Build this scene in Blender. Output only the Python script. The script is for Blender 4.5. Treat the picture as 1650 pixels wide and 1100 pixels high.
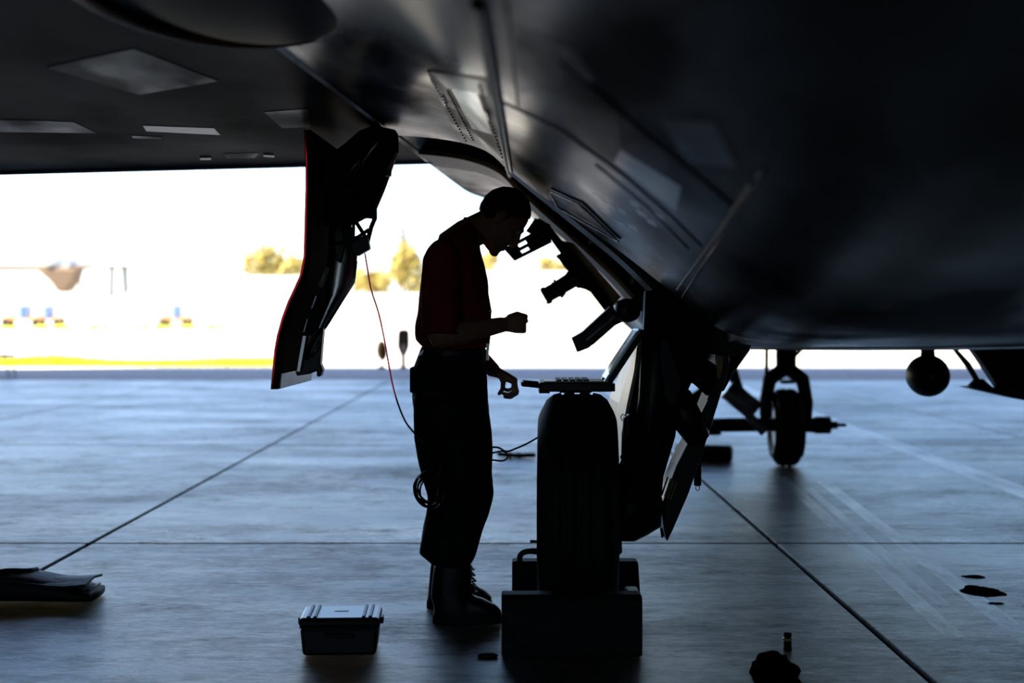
import bpy, bmesh, math, random
from mathutils import Vector, Matrix, noise
from mathutils.bvhtree import BVHTree

random.seed(7)
for o in list(bpy.data.objects):
    bpy.data.objects.remove(o, do_unlink=True)
scene = bpy.context.scene
COL = scene.collection

# ------------------------------------------------------------------ camera
CAM_H = 1.2          # lens height above the concrete
F = 2300.0           # focal length in pixels of the 1650 x 1100 frame
cam = bpy.data.cameras.new('camera')
cam.sensor_width = 36.0
cam.lens = F / 1650.0 * 36.0
cam.shift_y = -45.0 / 1650.0
cam.dof.use_dof = True
cam.dof.focus_distance = 5.55
cam.dof.aperture_fstop = 1.8
cam.clip_end = 2000
camo = bpy.data.objects.new('camera', cam)
COL.objects.link(camo)
camo.location = (0, 0, CAM_H)
camo.rotation_euler = (math.pi / 2, 0, 0)
scene.camera = camo

# ------------------------------------------------------------------ sky, sun, exposure
world = bpy.data.worlds.new('sky')
scene.world = world
world.use_nodes = True
wn = world.node_tree.nodes
wl = world.node_tree.links
wn.clear()
sky = wn.new('ShaderNodeTexSky')
sky.sky_type = 'NISHITA'
sky.sun_disc = False
sky.sun_elevation = math.radians(42)
sky.sun_rotation = math.radians(-60)
sky.dust_density = 1.3
sky.air_density = 1.0
sky.ozone_density = 8.0
bg = wn.new('ShaderNodeBackground')
bg.inputs['Strength'].default_value = 0.55
wo_ = wn.new('ShaderNodeOutputWorld')
wl.new(sky.outputs[0], bg.inputs[0])
wl.new(bg.outputs[0], wo_.inputs[0])

sun = bpy.data.lights.new('sun', 'SUN')
sun.energy = 22.0
sun.angle = math.radians(0.53)
sun.color = (1.0, 0.86, 0.66)
suno = bpy.data.objects.new('sun', sun)
COL.objects.link(suno)
suno.rotation_euler = Vector((0.62, 0.22, -0.75)).to_track_quat('-Z', 'Y').to_euler()
suno.location = (-40, -10, 60)

vs = scene.view_settings
vs.view_transform = 'Standard'
vs.look = 'None'
vs.exposure = 0.0
vs.gamma = 1.0
vs.use_curve_mapping = False

# ------------------------------------------------------------------ helpers
def P(px, py, d):
    return Vector(((px - 825) / F * d, d, CAM_H + (505 - py) / F * d))

def G(px, py):
    d = F * CAM_H / (py - 505)
    return Vector(((px - 825) / F * d, d, 0))

ORG = {}   # world origin of every object

def put(name, me, mat=None, parent=None, recentre=True, smooth=False):
    if recentre and len(me.vertices):
        lo = [min(v.co[i] for v in me.vertices) for i in range(3)]
        hi = [max(v.co[i] for v in me.vertices) for i in range(3)]
        c = Vector(((lo[0] + hi[0]) / 2, (lo[1] + hi[1]) / 2, lo[2]))
        me.transform(Matrix.Translation(-c))
    else:
        c = Vector((0, 0, 0))
    o = bpy.data.objects.new(name, me)
    COL.objects.link(o)
    ORG[o.name] = c
    if parent is not None:
        o.parent = parent
        o.location = c - ORG[parent.name]
    else:
        o.location = c
    if mat is not None:
        me.materials.append(mat)
    if smooth:
        for p in me.polygons:
            p.use_smooth = True
    return o

def empty(name, loc):
    o = bpy.data.objects.new(name, None)
    COL.objects.link(o)
    o.location = loc
    o.empty_display_size = 0.2
    ORG[o.name] = Vector(loc)
    return o

def tag(o, label=None, cat=None, group=None, kind=None):
    if label: o['label'] = label
    if cat: o['category'] = cat
    if group: o['group'] = group
    if kind: o['kind'] = kind
    return o

def dup(o, name, delta, parent=None):
    c = o.copy()
    COL.objects.link(c)
    c.name = name
    c.location = Vector(o.location) + Vector(delta)
    ORG[c.name] = ORG[o.name] + Vector(delta)
    return c

def bev(o, w=0.004, seg=2):
    m = o.modifiers.new('bevel', 'BEVEL')
    m.width = w
    m.segments = seg
    m.limit_method = 'ANGLE'
    m.angle_limit = math.radians(35)
    return o

class MB:
    """collects closed shapes in world coordinates, then builds one mesh"""
    def __init__(s):
        s.v = []
        s.f = []
    def add(s, vs_, fs):
        n = len(s.v)
        s.v += [Vector(v) for v in vs_]
        s.f += [tuple(i + n for i in f) for f in fs]
        return s
    def box(s, c, size, rot=None):
        c = Vector(c)
        hx, hy, hz = size[0] / 2, size[1] / 2, size[2] / 2
        R = rot or Matrix.Identity(3)
        vs_ = [c + R @ Vector((x, y, z)) for x in (-hx, hx) for y in (-hy, hy) for z in (-hz, hz)]
        return s.add(vs_, [(0, 1, 3, 2), (4, 6, 7, 5), (0, 4, 5, 1), (2, 3, 7, 6), (0, 2, 6, 4), (1, 5, 7, 3)])
    def plate(s, poly, d, t):
        """outline in the plane y = d - t/2, given real thickness t along y"""
        a = [P(x, y, d) for x, y in poly]
        n = len(a)
        # keep winding so that the front faces -y
        area = sum(a[i].x * a[(i + 1) % n].z - a[(i + 1) % n].x * a[i].z for i in range(n))
        if area < 0:
            a.reverse()
        fr = [Vector((v.x, d - t / 2, v.z)) for v in a]
        bk = [Vector((v.x, d + t / 2, v.z)) for v in a]
        fs = [tuple(range(n)), tuple(range(2 * n - 1, n - 1, -1))]
        for i in range(n):
            j = (i + 1) % n
            fs.append((i, i + n, j + n, j))
        return s.add(fr + bk, fs)
    def tube(s, pts, r, seg=10, cap=True):
        pts = [Vector(p) for p in pts]
        n = len(pts)
        rs = r if isinstance(r, (list, tuple)) else [r] * n
        t0 = (pts[1] - pts[0]).normalized()
        up = Vector((0, 0, 1)) if abs(t0.z) < 0.9 else Vector((1, 0, 0))
        a = t0.cross(up).normalized()
        vs_ = []
        for i, p in enumerate(pts):
            if i == 0: t = pts[1] - pts[0]
            elif i == n - 1: t = pts[-1] - pts[-2]
            else: t = (pts[i + 1] - pts[i]).normalized() + (pts[i] - pts[i - 1]).normalized()
            if t.length < 1e-9: t = t0
            t = t.normalized()
            a = (a - t * a.dot(t))
            if a.length < 1e-6: a = t.orthogonal()
            a.normalize()
            b = t.cross(a)
            for k in range(seg):
                w = 2 * math.pi * k / seg
                vs_.append(p + a * (math.cos(w) * rs[i]) + b * (math.sin(w) * rs[i]))
        fs = []
        for i in range(n - 1):
            for k in range(seg):
                k2 = (k + 1) % seg
                fs.append((i * seg + k, i * seg + k2, (i + 1) * seg + k2, (i + 1) * seg + k))
        if cap:
            fs.append(tuple(range(seg - 1, -1, -1)))
            fs.append(tuple((n - 1) * seg + k for k in range(seg)))
        return s.add(vs_, fs)
    def ell(s, c, ax, seg=20, rings=12):
        """ellipsoid with three axis vectors"""
        c = Vector(c)
        A, B, C = [Vector(a) for a in ax]
        vs_ = [c + C]
        for i in range(1, rings):
            ph = math.pi * i / rings
            for k in range(seg):
                w = 2 * math.pi * k / seg
                vs_.append(c + A * (math.sin(ph) * math.cos(w)) + B * (math.sin(ph) * math.sin(w)) + C * math.cos(ph))
        vs_.append(c - C)
        fs = []
        for k in range(seg):
            fs.append((0, 1 + k, 1 + (k + 1) % seg))
        for i in range(rings - 2):
            for k in range(seg):
                a = 1 + i * seg + k
                b = 1 + i * seg + (k + 1) % seg
                fs.append((a, a + seg, b + seg, b))
        L = len(vs_) - 1
        o = 1 + (rings - 2) * seg
        for k in range(seg):
            fs.append((L, o + (k + 1) % seg, o + k))
        return s.add(vs_, fs)
    def lathe(s, c, axis, prof, seg=32):
        """prof = [(distance along axis, radius)], closed ends"""
        c = Vector(c)
        ax = Vector(axis).normalized()
        a = ax.orthogonal().normalized()
        b = ax.cross(a)
        vs_ = []
        for h, r in prof:
            for k in range(seg):
                w = 2 * math.pi * k / seg
                vs_.append(c + ax * h + a * (math.cos(w) * r) + b * (math.sin(w) * r))
        fs = []
        n = len(prof)
        for i in range(n - 1):
            for k in range(seg):
                k2 = (k + 1) % seg
                fs.append((i * seg + k, i * seg + k2, (i + 1) * seg + k2, (i + 1) * seg + k))
        fs.append(tuple(range(seg - 1, -1, -1)))
        fs.append(tuple((n - 1) * seg + k for k in range(seg)))
        return s.add(vs_, fs)
    def rings(s, rr, seg=24, power=2.3):
        """rr = [(centre, A, B)] superellipse rings, capped"""
        vs_ = []
        for c, A, B in rr:
            c, A, B = Vector(c), Vector(A), Vector(B)
            for k in range(seg):
                w = 2 * math.pi * k / seg
                cw, sw = math.cos(w), math.sin(w)
                cw = math.copysign(abs(cw) ** (2 / power), cw)
                sw = math.copysign(abs(sw) ** (2 / power), sw)
                vs_.append(c + A * cw + B * sw)
        n = len(rr)
        fs = []
        for i in range(n - 1):
            for k in range(seg):
                k2 = (k + 1) % seg
                fs.append((i * seg + k, i * seg + k2, (i + 1) * seg + k2, (i + 1) * seg + k))
        fs.append(tuple(range(seg - 1, -1, -1)))
        fs.append(tuple((n - 1) * seg + k for k in range(seg)))
        return s.add(vs_, fs)
    def mesh(s, name):
        me = bpy.data.meshes.new(name)
        me.from_pydata([tuple(v) for v in s.v], [], s.f)
        bm = bmesh.new()
        bm.from_mesh(me)
        bmesh.ops.recalc_face_normals(bm, faces=bm.faces)
        bm.to_mesh(me)
        bm.free()
        return me
    def build(s, name, mat, parent=None, smooth=False, bevel=0):
        o = put(name, s.mesh(name), mat, parent, smooth=smooth)
        if bevel:
            bev(o, bevel)
        return o

def remesh(mb, voxel, smooth_it=4):
    """one continuous surface out of overlapping closed shapes"""
    me = mb.mesh('tmp')
    o = bpy.data.objects.new('tmp', me)
    COL.objects.link(o)
    m = o.modifiers.new('r', 'REMESH')
    m.mode = 'VOXEL'
    m.voxel_size = voxel
    if smooth_it:
        k = o.modifiers.new('s', 'SMOOTH')
        k.factor = 0.5
        k.iterations = smooth_it
    dg = bpy.context.evaluated_depsgraph_get()
    out = bpy.data.meshes.new_from_object(o.evaluated_get(dg))
    bpy.data.objects.remove(o, do_unlink=True)
    bpy.data.meshes.remove(me)
    out.materials.clear()
    return out

def catmull(pts, n):
    pts = [Vector(p) for p in pts]
    out = []
    for i in range(len(pts) - 1):
        p0 = pts[max(i - 1, 0)]; p1 = pts[i]; p2 = pts[i + 1]; p3 = pts[min(i + 2, len(pts) - 1)]
        for k in range(n):
            t = k / n
            out.append(0.5 * ((2 * p1) + (p2 - p0) * t + (2 * p0 - 5 * p1 + 4 * p2 - p3) * t * t + (3 * p1 - p0 - 3 * p2 + p3) * t ** 3))
    out.append(pts[-1])
    return out

# ------------------------------------------------------------------ materials
def mat(name, col, rough=0.5, metal=0.0, noise_scale=0, amount=0.25, bump=0.0, coat=0.0, stretch=(1, 1, 1), rough_var=0.0, spec=0.5, matte=None):
    m = bpy.data.materials.new(name)
    m.use_nodes = True
    nt = m.node_tree
    b = nt.nodes['Principled BSDF']
    b.inputs['Base Color'].default_value = (*col, 1)
    b.inputs['Roughness'].default_value = rough
    b.inputs['Metallic'].default_value = metal
    b.inputs['Coat Weight'].default_value = coat
    b.inputs['Specular IOR Level'].default_value = spec
    if noise_scale:
        g = nt.nodes.new('ShaderNodeNewGeometry')
        mp = nt.nodes.new('ShaderNodeMapping')
        mp.inputs['Scale'].default_value = stretch
        nz = nt.nodes.new('ShaderNodeTexNoise')
        nz.inputs['Scale'].default_value = noise_scale
        nz.inputs['Detail'].default_value = 6
        nt.links.new(g.outputs['Position'], mp.inputs['Vector'])
        nt.links.new(mp.outputs[0], nz.inputs['Vector'])
        r = nt.nodes.new('ShaderNodeValToRGB')
        r.color_ramp.elements[0].position = 0.3
        r.color_ramp.elements[1].position = 0.7
        r.color_ramp.elements[0].color = (*[c * (1 - amount) for c in col], 1)
        r.color_ramp.elements[1].color = (*[min(1, c * (1 + amount)) for c in col], 1)
        nt.links.new(nz.outputs[0], r.inputs[0])
        nt.links.new(r.outputs[0], b.inputs['Base Color'])
        if rough_var:
            mr = nt.nodes.new('ShaderNodeMapRange')
            mr.inputs[1].default_value = 0.3
            mr.inputs[2].default_value = 0.7
            mr.inputs[3].default_value = max(0.05, rough - rough_var)
            mr.inputs[4].default_value = min(1, rough + rough_var)
            nt.links.new(nz.outputs[0], mr.inputs[0])
            nt.links.new(mr.outputs[0], b.inputs['Roughness'])
        if bump:
            bp = nt.nodes.new('ShaderNodeBump')
            bp.inputs['Strength'].default_value = bump
            bp.inputs['Distance'].default_value = 0.02
            nt.links.new(nz.outputs[0], bp.inputs['Height'])
            nt.links.new(bp.outputs[0], b.inputs['Normal'])
        if matte:      # dull, chalky areas of the coat between the polished ones
            sc, lo, hi, f0, f1 = matte
            mp2 = nt.nodes.new('ShaderNodeMapping')
            mp2.inputs['Scale'].default_value = stretch
            n2 = nt.nodes.new('ShaderNodeTexNoise')
            n2.inputs['Scale'].default_value = sc
            n2.inputs['Detail'].default_value = 5
            nt.links.new(g.outputs['Position'], mp2.inputs['Vector'])
            nt.links.new(mp2.outputs[0], n2.inputs['Vector'])
            mr2 = nt.nodes.new('ShaderNodeMapRange')
            mr2.inputs[1].default_value = lo
            mr2.inputs[2].default_value = hi
            mr2.inputs[3].default_value = f0
            mr2.inputs[4].default_value = f1
            nt.links.new(n2.outputs[0], mr2.inputs[0])
            df = nt.nodes.new('ShaderNodeBsdfDiffuse')
            nt.links.new(r.outputs[0], df.inputs['Color'])
            mx = nt.nodes.new('ShaderNodeMixShader')
            nt.links.new(mr2.outputs[0], mx.inputs[0])
            nt.links.new(b.outputs[0], mx.inputs[1])
            nt.links.new(df.outputs[0], mx.inputs[2])
            nt.links.new(mx.outputs[0], nt.nodes['Material Output'].inputs['Surface'])
    return m

def N(nt, kind, **kw):
    n = nt.nodes.new(kind)
    for k, v in kw.items():
        setattr(n, k, v)
    return n

def concrete_mat(nm, tint, r0, r1, spec, d0, d1, stint=(1, 1, 1)):
    m = bpy.data.materials.new(nm)
    m.use_nodes = True
    nt = m.node_tree
    L = nt.links.new
    b = nt.nodes['Principled BSDF']
    geo = N(nt, 'ShaderNodeNewGeometry')
    def nz(scale, detail, st=(1, 1, 1), rough=0.6):
        mp = N(nt, 'ShaderNodeMapping')
        mp.inputs['Scale'].default_value = st
        L(geo.outputs['Position'], mp.inputs['Vector'])
        t = N(nt, 'ShaderNodeTexNoise')
        t.inputs['Scale'].default_value = scale
        t.inputs['Detail'].default_value = detail
        t.inputs['Roughness'].default_value = rough
        L(mp.outputs[0], t.inputs['Vector'])
        return t.outputs[0]
    def ramp(src, a, b_, c0, c1):
        r = N(nt, 'ShaderNodeValToRGB')
        r.color_ramp.elements[0].position = a
        r.color_ramp.elements[1].position = b_
        r.color_ramp.elements[0].color = (*c0, 1)
        r.color_ramp.elements[1].color = (*c1, 1)
        L(src, r.inputs[0])
        return r.outputs[0]
    def mix(fac, A, B, blend='MIX'):
        x = N(nt, 'ShaderNodeMix', data_type='RGBA', blend_type=blend)
        if isinstance(fac, float): x.inputs[0].default_value = fac
        else: L(fac, x.inputs[0])
        for i, v in ((6, A), (7, B)):
            if isinstance(v, tuple): x.inputs[i].default_value = (*v, 1)
            else: L(v, x.inputs[i])
        return x.outputs[2]
    def mth(op, a, b_=None):
        x = N(nt, 'ShaderNodeMath', operation=op)
        for i, v in ((0, a), (1, b_)):
            if v is None: continue
            if isinstance(v, (int, float)): x.inputs[i].default_value = v
            else: L(v, x.inputs[i])
        return x.outputs[0]
    big = nz(0.55, 5, (0.7, 1.0, 1))
    mid = nz(3.2, 8, (0.6, 1.0, 1), 0.7)
    fine = nz(42, 6, (0.4, 1.0, 1), 0.75)
    scr = nz(11, 8, (0.45, 1.4, 1), 0.78)
    base = ramp(big, 0.33, 0.68, (0.05, 0.048, 0.048), (0.15, 0.15, 0.152))
    base = mix(0.55, base, ramp(mid, 0.3, 0.72, (0.025, 0.024, 0.025), (0.22, 0.222, 0.23)))
    base = mix(0.25, base, ramp(fine, 0.3, 0.7, (0.03, 0.03, 0.03), (0.26, 0.26, 0.265)))
    pale = ramp(scr, 0.60, 0.72, (0, 0, 0), (1, 1, 1))
    base = mix(mth('MULTIPLY', pale, 0.35), base, (0.36, 0.365, 0.375))
    # small dark pits and spots
    vor = N(nt, 'ShaderNodeTexVoronoi')
    vor.inputs['Scale'].default_value = 3.1
    L(geo.outputs['Position'], vor.inputs['Vector'])
    pit = ramp(vor.outputs['Distance'], 0.035, 0.06, (1, 1, 1), (0, 0, 0))
    base = mix(mth('MULTIPLY', pit, 0.85), base, (0.015, 0.015, 0.017))
    # worn pale paint lines running up the bay
    sep = N(nt, 'ShaderNodeSeparateXYZ')
    L(geo.outputs['Position'], sep.inputs[0])
    X, Y = sep.outputs[0], sep.outputs[1]
    wear = ramp(nz(1.6, 6, (2.2, 0.45, 1), 0.7), 0.36, 0.54, (0, 0, 0), (1, 1, 1))
    lm = None
    def line(x0, slope, w, y0, y1, amt):
        nonlocal base, lm
        c = mth('SUBTRACT', X, mth('ADD', mth('MULTIPLY', Y, slope), x0))
        a = mth('LESS_THAN', mth('ABSOLUTE', c), w)
        a = mth('MULTIPLY', a, mth('GREATER_THAN', Y, y0))
        a = mth('MULTIPLY', a, mth('LESS_THAN', Y, y1))
        a = mth('MULTIPLY', a, mth('MULTIPLY', wear, amt))
        base = mix(a, base, (0.85, 0.86, 0.90))
        lm = a if lm is None else mth('MAXIMUM', lm, a)
    line(1.30, 0.065, 0.040, 5.3, 10.5, 1.0)
    line(1.40, 0.065, 0.028, 5.9, 9.8, 0.8)
    line(1.56, 0.065, 0.045, 5.2, 10.2, 1.0)
    line(3.25, 0.020, 0.110, 7.5, 25.0, 1.0)
    base = mix(1.0, base, tint, 'MULTIPLY')
    L(base, b.inputs['Base Color'])
    b.inputs['Specular Tint'].default_value = (*stint, 1)
    sm_ = N(nt, 'ShaderNodeMapRange')
    sm_.inputs[1].default_value = 0.36
    sm_.inputs[2].default_value = 0.62
    sm_.inputs[3].default_value = spec * 0.25
    sm_.inputs[4].default_value = spec * 1.15
    L(mix(0.5, mix(0.5, scr, fine), mix(0.5, mid, big)), sm_.inputs[0])
    L(sm_.outputs[0], b.inputs['Specular IOR Level'])
    rr = N(nt, 'ShaderNodeMapRange')
    rr.inputs[1].default_value = 0.3
    rr.inputs[2].default_value = 0.7
    rr.inputs[3].default_value = r0
    rr.inputs[4].default_value = r1
    L(mix(0.35, mix(0.55, nz(1.1, 5, (0.55, 1.0, 1), 0.65), mid), fine), rr.inputs[0])
    L(rr.outputs[0], b.inputs['Roughness'])
    bp = N(nt, 'ShaderNodeBump')
    bp.inputs['Strength'].default_value = 0.9
    bp.inputs['Distance'].default_value = 0.010
    L(mix(0.5, scr, fine), bp.inputs['Height'])
    L(bp.outputs[0], b.inputs['Normal'])
    # dusty, dull patches between the polished ones
    df = N(nt, 'ShaderNodeBsdfDiffuse')
    L(base, df.inputs['Color'])
    dm = N(nt, 'ShaderNodeMapRange')
    dm.inputs[1].default_value = 0.41
    dm.inputs[2].default_value = 0.58
    dm.inputs[3].default_value = d1
    dm.inputs[4].default_value = d0
    L(mix(0.5, mix(0.45, scr, fine), mix(0.5, mid, nz(0.8, 5, (0.45, 1.0, 1), 0.6))), dm.inputs[0])
    mx = N(nt, 'ShaderNodeMixShader')
    L(mth('MULTIPLY', dm.outputs[0], mth('SUBTRACT', 1.0, lm)), mx.inputs[0])
    L(b.outputs[0], mx.inputs[1])
    L(df.outputs[0], mx.inputs[2])
    L(mx.outputs[0], nt.nodes['Material Output'].inputs['Surface'])
    return m

M = {}
M['concrete'] = concrete_mat('worn_concrete', (0.50, 0.56, 0.66), 0.22, 0.44, 1.0, -0.25, 0.70)
M['concrete_b'] = concrete_mat('stained_concrete', (0.56, 0.49, 0.45), 0.16, 0.46, 0.80, -0.30, 0.76, (1.0, 0.93, 0.86))
M['tar'] = mat('joint_tar', (0.006, 0.006, 0.006), 0.9, spec=0.0)
M['asphalt'] = mat('asphalt', (0.17, 0.17, 0.18), 0.85, noise_scale=6, amount=0.3)
M['taxiway'] = mat('pale_concrete', (0.62, 0.57, 0.48), 0.9, noise_scale=1.5, amount=0.12)
M['earth'] = mat('dry_ground', (0.50, 0.46, 0.38), 0.95, noise_scale=0.4, amount=0.2)
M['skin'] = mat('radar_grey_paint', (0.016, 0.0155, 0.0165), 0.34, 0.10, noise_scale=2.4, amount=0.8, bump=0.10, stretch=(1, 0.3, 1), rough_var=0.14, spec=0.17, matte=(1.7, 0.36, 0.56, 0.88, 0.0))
M['wing'] = mat('shade_dark_wing_paint', (0.011, 0.0088, 0.0072), 0.42, 0.0, noise_scale=2.2, amount=0.5, stretch=(1, 0.4, 1), spec=0.10, matte=(1.5, 0.35, 0.7, 0.9, 0.6))  # fuselage paint darkened and browned to put shade into the wing
M['skin2'] = mat('panel_grey_paint', (0.045, 0.043, 0.042), 0.36, 0.15, noise_scale=7, amount=0.35, bump=0.08, stretch=(1, 0.3, 1), rough_var=0.08, spec=0.22, matte=(4.0, 0.40, 0.65, 0.8, 0.2))
M['skin3'] = mat('light_paint_and_sheen', (0.16, 0.155, 0.155), 0.32, 0.15, noise_scale=5, amount=0.2)  # light patches, also highlights painted on flap and fuselage side
M['strip'] = mat('pale_highlight_paint', (0.34, 0.38, 0.44), 0.4)
M['seal'] = mat('black_seal', (0.008, 0.008, 0.008), 0.5)
M['brass'] = mat('ochre_sealant', (0.20, 0.13, 0.05), 0.4, 0.2)
M['bay'] = mat('shade_black_bay_paint', (0.014, 0.0135, 0.013), 0.65, noise_scale=8, amount=0.3, spec=0.06, matte=(3.0, 0.3, 0.7, 0.95, 0.85))  # near-black stands in for shade in the white wheel bay
M['tan'] = mat('tan_with_bounce_light', (0.52, 0.33, 0.17), 0.5, noise_scale=5, amount=0.15)  # warm tan carries sun bounced off the ground, besides tan fittings
M['white'] = mat('white_gear_paint', (0.66, 0.64, 0.60), 0.35, noise_scale=6, amount=0.1)
M['steel'] = mat('brushed_steel', (0.42, 0.43, 0.45), 0.3, 1.0, noise_scale=14, amount=0.2, stretch=(1, 1, 0.2), rough_var=0.08)
M['dark'] = mat('dark_metal', (0.025, 0.025, 0.027), 0.42, 0.4, noise_scale=12, amount=0.3)
M['black'] = mat('black_plastic', (0.012, 0.012, 0.013), 0.45)
M['rubber'] = mat('tyre_rubber', (0.016, 0.016, 0.017), 0.7, noise_scale=25, amount=0.3, bump=0.1)
M['redrub'] = mat('red_rubber_edge', (0.60, 0.02, 0.03), 0.4)
M['redrub'].node_tree.nodes['Principled BSDF'].inputs['Transmission Weight'].default_value = 0.6
M['link'] = mat('painted_sheen_steel', (0.62, 0.60, 0.57), 0.3, 0.25, noise_scale=9, amount=0.2, stretch=(1, 1, 0.25))  # pale coat puts the steel's reflections into the colour
M['redlight'] = mat('red_flag', (0.75, 0.03, 0.02), 0.5)
M['shirt'] = mat('dark_red_cotton', (0.30, 0.020, 0.024), 0.9, noise_scale=9, amount=0.25, bump=0.25)
M['trouser'] = mat('black_ripstop', (0.010, 0.010, 0.012), 0.85, noise_scale=10, amount=0.3, bump=0.3)
M['boot'] = mat('black_leather', (0.009, 0.009, 0.010), 0.45, noise_scale=18, amount=0.3, bump=0.15)
M['flesh'] = mat('skin_tone', (0.40, 0.22, 0.14), 0.5, noise_scale=30, amount=0.1)
M['hair'] = mat('dark_hair', (0.012, 0.009, 0.008), 0.6, noise_scale=150, amount=0.5, bump=0.5)
M['eyew'] = mat('eye_white', (0.7, 0.68, 0.65), 0.25)
M['grass'] = mat('sunlit_grass', (0.80, 0.74, 0.04), 0.8, noise_scale=3, amount=0.3)
M['leaf'] = mat('sunlit_leaves', (0.46, 0.37, 0.10), 0.7, noise_scale=0.8, amount=0.25)
M['leafpale'] = mat('pale_leaves', (0.42, 0.42, 0.40), 0.7, noise_scale=0.8, amount=0.15)
M['bark'] = mat('bark', (0.16, 0.11, 0.07), 0.9, noise_scale=10)
M['plaster'] = mat('white_plaster', (0.78, 0.77, 0.74), 0.8, noise_scale=2, amount=0.05)
M['airgrey'] = mat('aircraft_grey', (0.24, 0.24, 0.25), 0.5)
M['blue'] = mat('blue_paint', (0.05, 0.16, 0.50), 0.45)
M['orange'] = mat('orange_paint', (0.62, 0.27, 0.05), 0.5)
M['pink'] = mat('faded_pale_paint', (0.62, 0.44, 0.36), 0.6)
M['bluegrey'] = mat('cart_grey', (0.30, 0.34, 0.42), 0.5)
M['oil'] = mat('oil_and_dark_patch', (0.002, 0.002, 0.002), 1.0, spec=0.0, noise_scale=20, matte=(5, .3, .7, 1.0, 0.97))
M['brassy'] = mat('brass_band', (0.85, 0.78, 0.36), 0.3, 0.3)
M['roof'] = mat('shelter_roof_sheet', (0.09, 0.09, 0.095), 0.7)
M['screen'] = mat('screen_glass', (0.02, 0.022, 0.025), 0.12, coat=0.5)
M['gloss'] = mat('glossy_black_plastic', (0.016, 0.016, 0.018), 0.32, spec=0.4)
M['fabric'] = mat('black_nylon', (0.014, 0.015, 0.018), 0.6, noise_scale=40, amount=0.3, bump=0.2)

# ------------------------------------------------------------------ ground and shelter
fl = MB().box((0, 6.85, -0.12), (40, 38, 0.2)).build('floor', M['tar'])
tag(fl, kind='structure')
XE = [1.37 + 3.575 * k for k in range(-5, 5)]
YE = [-12.0, -9.34, -3.74, 1.86, 7.46, 13.06, 18.66, 25.75]
GAP = 0.030
slab = {}
for j in range(len(YE) - 1):
    dy = YE[j + 1] - YE[j]
    for i in range(len(XE) - 1):
        dx = XE[i + 1] - XE[i]
        key = (round(dy, 2), j <= 3)
        c = Vector(((XE[i] + XE[i + 1]) / 2, (YE[j] + YE[j + 1]) / 2, -0.022))
        if key not in slab:
            o = MB().box((c.x, c.y, -0.011), (dx - GAP, dy - GAP, 0.022)).build('concrete_slab', M['concrete' if j <= 3 else 'concrete_b'], fl, bevel=0.003)
            slab[key] = o
        else:
            o = dup(slab[key], 'concrete_slab', (0, 0, 0))
            o.parent = fl
            o.location = c - ORG[fl.name]
gr = MB().box((0, 450, -0.20), (900, 940, 0.15)).build('ground_field', M['earth'])
tag(gr, kind='structure')
tag(MB().box((0, 28.4, -0.06), (60, 5.3, 0.118)).build('asphalt_strip', M['asphalt']), kind='structure')
tag(MB().box((0, 83, -0.075), (260, 104, 0.10)).build('taxiway', M['taxiway']), kind='structure')

# sun shelter over the whole bay: roof sheet with ribs, wall on the right-hand side
cl = MB().box((1.0, 9.0, 9.1), (32.4, 42, 0.2)).build('ceiling', M['roof'])
tag(cl, kind='structure')
for k in range(9):
    MB().box((1.0, -11 + 5.0 * k, 8.85), (32, 0.25, 0.3)).build('roof_beam', M['roof'], cl)
for nm, c, sz in (('wall_right', (17.1, 9.0, 4.5), (0.2, 42, 9.0)), ('added_wall_left', (-15.1, 9.0, 4.5), (0.2, 42, 9.0)), ('added_wall_back', (7.5, -12.1, 4.5), (19.4, 0.2, 9.0)), ('added_wall_back_left', (-10.2, -12.1, 4.5), (9.6, 0.2, 9.0)), ('added_doorway_header', (-3.8, -12.1, 6.0), (3.2, 0.2, 6.0))):  # unseen left and back walls added to dim the bay; back gap lights metal
    tag(MB().box(c, sz).build(nm, M['roof']), kind='structure')

# grass verge behind the asphalt
def blades(name, x0, x1, y0, y1, n, h0, h1, w, mt):
    vs_, fs = [], []
    for k in range(n):
        x = random.uniform(x0, x1); y = random.uniform(y0, y1)
        hh = (0.55 + 0.9 * max(0, noise.noise(Vector((x * 0.5, y * 0.5, 3.1))) + 0.35))
        h = random.uniform(h0, h1) * hh
        a = random.uniform(0, 6.28)
        dx, dy_ = math.cos(a) * w, math.sin(a) * w
        lx, ly = random.uniform(-.4, .4) * h, random.uniform(-.4, .4) * h
        i = len(vs_)
        vs_ += [(x - dx, y - dy_, -0.03), (x + dx, y + dy_, -0.03), (x + lx, y + ly, h)]
        fs.append((i, i + 1, i + 2))
    me = bpy.data.meshes.new(name)
    me.from_pydata(vs_, [], fs)
    return put(name, me, mt)
tag(blades('grass_verge', -16, -5.6, 32.9, 35.6, 11000, 0.07, 0.17, 0.03, M['grass']),
    'bright yellow-green grass growing along the far edge of the shaded asphalt strip', 'grass', kind='stuff')
tag(blades('grass_field', -70, -22, 104, 121, 1500, 0.2, 0.5, 0.10, M['grass']),
    'far pale strip of sunlit grass around the parked grey aircraft', 'grass', kind='stuff')

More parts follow.
